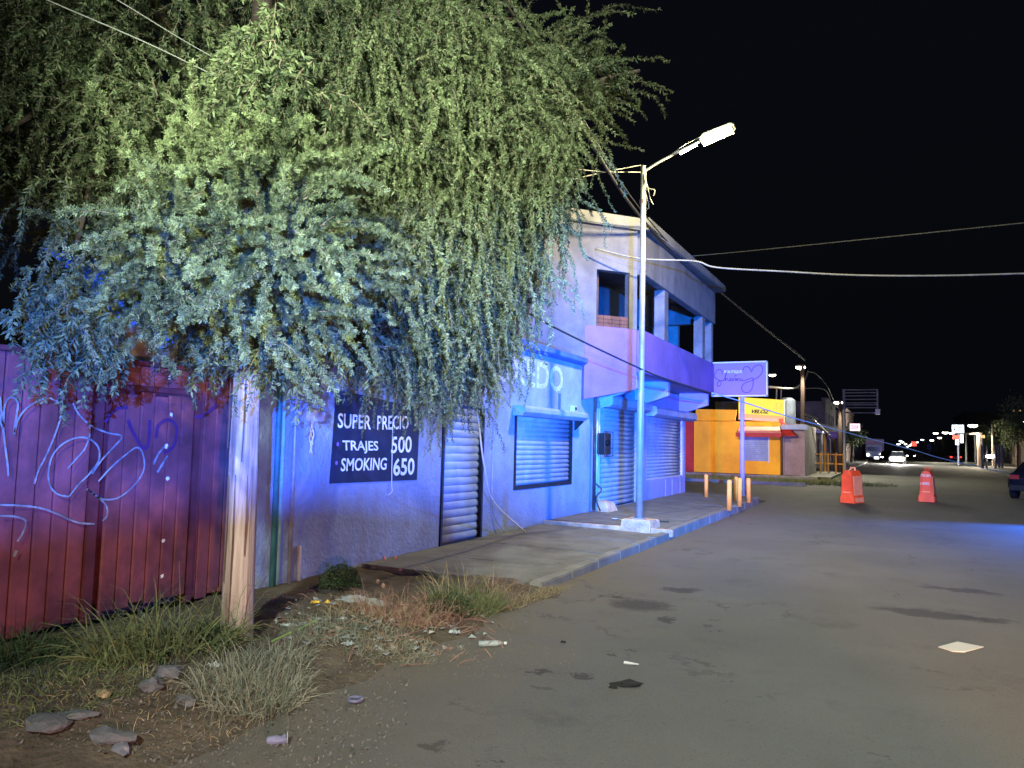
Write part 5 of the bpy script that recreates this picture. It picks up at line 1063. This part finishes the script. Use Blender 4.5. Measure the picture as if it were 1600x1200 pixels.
def crumple(name, px, py, sx, sy, h, m, label, seed, cat='litter', n=9, z=None, outline=None, rot=0.):
    p = gp(px, py, .0 if z is None else z); rs = random.Random(seed); mb = MB(); zz = max(ground_z(p.x, p.y), 0) if z is None and p.x < -2.5 else (z or 0); ca, sa = math.cos(rot), math.sin(rot)
    for j in range(n+1):
        for i in range(n+1):
            u, v = i/n*2-1, j/n*2-1; r = max(abs(u), abs(v)); k = 1+.25*mnoise.noise(Vector((u*2+seed, v*2, 0))) if r > .8 else 1
            X, Y_ = u*sx*k, v*sy*k; mb.v.append((p.x+ca*X-sa*Y_, p.y+sa*X+ca*Y_, zz+.006+h*abs(mnoise.noise(Vector((u*2.3+seed*5, v*2.3, 1))))*1.8*(1-.6*r)+.3*h*mnoise.noise(Vector((u*6+seed, v*6, 2)))*(1-r)))
    for j in range(n):
        for i in range(n): a = j*(n+1)+i; mb.f.append((a, a+1, a+n+2, a+n+1))
    return make(name, mb, m, label=label, cat=cat)
# white sheet on the road: irregular thin board with thickness
q = [gp(*t) for t in ((1466, 1012), (1496, 1004), (1537, 1012), (1508, 1020), (1488, 1019))]
make('paper_sheet', MB().prism([(t.x, t.y) for t in q], 'z', .003, .009), 'paper', label='flat white sheet lying on the road at right', cat='paper')
rock(980, 1056, (.105, .055, .022), 'black crumpled rag on the road', 'rag', seed=3.3, cat='rag', rot=.5, z=0.)
rock(958, 1060, (.03, .02, .014), 'small black scrap at the left end of the black rag', 'rag', seed=4.3, cat='rag_scrap', rot=.2, z=0.)
crumple('rag_scrap', 880, 1005, .022, .014, .02, 'rag', 'tiny black scrap on the road below the weeds', 4, z=0.)
make('plastic_spoon', MB().tube([tuple(gp(975, 1035, .01)), tuple(gp(998, 1038, .01))], [.012, .005], 6), 'paper', label='small white plastic stick lying just above the black rag', cat='litter')
a, b = gp(748, 1006, .02), gp(787, 1005, .02); bo = root('bottle', tuple(a), label='clear crushed bottle lying on the road edge', cat='bottle')
make('body', MB().tube([a, a.lerp(b, .7), b], [.022, .024, .010], 10), 'bag', bo, smooth=True); make('cap', MB().tube([b, b.lerp(a, -.12)], .012, 8), 'white', bo)
c = gp(555, 1098, .0); mb = MB(); N = 20
for k in range(N):
    t = k/N*2*math.pi; mb.tube([(c.x+.040*math.cos(t), c.y+.040*math.sin(t), .02), (c.x+.040*math.cos(t+.33), c.y+.040*math.sin(t+.33), .02)], .011, 6, False)
make('cup_lid', mb, 'lav', label='round lavender plastic ring lying on the dirt in the foreground', cat='litter', smooth=True)  # cup lid lying flat, built as a bare ring
c = gp(432, 1157, .02); cu = root('cup', (c.x, c.y, c.z), label='grey-blue crushed cup at the bottom of the frame', cat='cup')
mb = MB(); mb.tube([(c.x-.04, c.y-.02, .022), (c.x-.01, c.y+.0, .026), (c.x+.015, c.y+.02, .02), (c.x+.034, c.y+.04, .027)], [.020, .026, .022, .031], 12)
mb.v = [(x+.006*mnoise.noise(Vector((x*60, y*60, z*60))), y+.006*mnoise.noise(Vector((x*60, y*60, z*60+9))), max(.002, z*.85+.008*mnoise.noise(Vector((x*50, y*50, z*50+4))))) for x, y, z in mb.v]
make('cup_body', mb, 'lav', cu); make('cup_rim', MB().tube([(c.x+.033, c.y+.039, .026), (c.x+.036, c.y+.042, .026)], .032, 12), 'bag', cu)
for k, (px0, py0, px1, py1, m, lab) in enumerate([(467, 984, 494, 969, 'lime', 'upper lime green straw in the rubbish'), (425, 1002, 455, 988, 'lime', 'lower lime green straw in the rubbish')]):
    a, b = gp(px0, py0, .09), gp(px1, py1, .11); make('straw', MB().tube([a, b], .007, 6), m, label=lab, cat='straw')
crumple('carton', 492, 960, .035, .03, .05, 'yellow_pl', 'small yellow carton beside the green straw', 11); crumple('carton', 511, 957, .03, .02, .04, 'yellow_pl', 'second small orange-yellow scrap right of the yellow carton', 12)
crumple('plastic_bag', 555, 948, .17, .12, .07, 'bag', 'pale crumpled plastic bag spread on the verge', 13); crumple('plastic_bag', 588, 955, .12, .07, .06, 'bag', 'second pale bag fold right of the larger bag', 14)
crumple('paper_scrap', 455, 990, .09, .03, .03, 'paper', 'white scrap under the lower green straw', 15, rot=.4); crumple('paper_scrap', 478, 992, .07, .03, .03, 'bag', 'long pale scrap right of the lower straw', 16)
crumple('paper_scrap', 535, 980, .04, .03, .04, 'paper', 'small white scrap among the dead weeds', 17); crumple('paper_scrap', 693, 963, .04, .06, .08, 'lav', 'lavender-white torn bag standing in the weeds', 18)
crumple('paper_scrap', 735, 943, .03, .03, .05, 'bag', 'pale scrap in the green grass', 19); crumple('paper_scrap', 710, 993, .045, .035, .05, 'bag', 'pale crumpled wrapper at the road edge', 20)
crumple('paper_scrap', 543, 1023, .035, .035, .05, 'bag', 'grey-green crumpled wrapper below the pale grass', 21); crumple('paper_scrap', 335, 1071, .045, .03, .04, 'paper', 'white scrap between tall and silvery grass', 22)
crumple('paper_scrap', 325, 1035, .03, .03, .04, 'red', 'dull red wrapper in the tall grass', 23)
for k, (px, py) in enumerate(((618, 885), (600, 890), (590, 925), (598, 935), (625, 905))):
    rock(px, py, (.018, .018, .022), ['top right pinkish seed head by the wall', 'top left pinkish seed head by the wall', 'middle left dried seed head by the wall', 'lowest dried seed head by the wall', 'right dried seed head by the wall'][k], 'awning' if k < 2 else 'dead', seed=20+k, cat='seed_head', group='dried seed heads by the wall').location.z += .14
rock(512, 790+96, (.05, .03, .02), 'small stone near the wall foot', seed=33)
# twigs
mb = MB(); rs = np.random.default_rng(8)
for i in range(90):
    px, py = rs.uniform(420, 800), rs.uniform(930, 1030); p = gp(px, py, .06); a = rs.random()*6.28; l = rs.uniform(.08, .3); z = ground_z(p.x, p.y)+.01
    mb.tube([(p.x, p.y, z), (p.x+l*.5*math.cos(a), p.y+l*.5*math.sin(a), z+rs.uniform(.0, .08)), (p.x+l*math.cos(a+.3), p.y+l*math.sin(a+.3), z+rs.uniform(0, .1))], [.004, .003, .001], 4)
mt_ = MB()
for i in range(130):
    px, py = rs.uniform(430, 770), rs.uniform(935, 1015); p = gp(px, py, .06); z = ground_z(p.x, p.y)+.012; a = rs.random()*6.28; l = rs.uniform(.01, .045)
    c_, s_ = math.cos(a)*l, math.sin(a)*l; q_ = [(p.x+c_, p.y+s_, z), (p.x-s_, p.y+c_, z+rs.uniform(0, .03)), (p.x-c_, p.y-s_, z+.004), (p.x+s_*.7, p.y-c_*.7, z+rs.uniform(0, .02))]
    mt_.poly([q_[0], q_[1], q_[2]]); mt_.poly([q_[0], q_[2], q_[3]])
make('litter_flecks', mt_, 'bag', label='small torn scraps scattered through the weeds right of the pole', cat='litter', kind='stuff')
make('fallen_twigs', mb, 'dead', label='tangle of fallen twigs among the rubbish on the verge', cat='twigs', kind='stuff')
make('cable_scrap', MB().tube(smooth_path([(-4.75, 13.6, .17), (-4.2, 13.55, .18), (-3.75, 13.7, .17)], 6), .012, 6), 'cable', label='black cable scrap lying on the upper pavement by the lamp', cat='cable')
crumple('paper_scrap', 968, 812, .14, .06, .03, 'paper', 'white wrapper on the pavement at the roller door', 40, z=.16)
for o in bpy.data.objects:
    if '_o' in o: del o['_o']
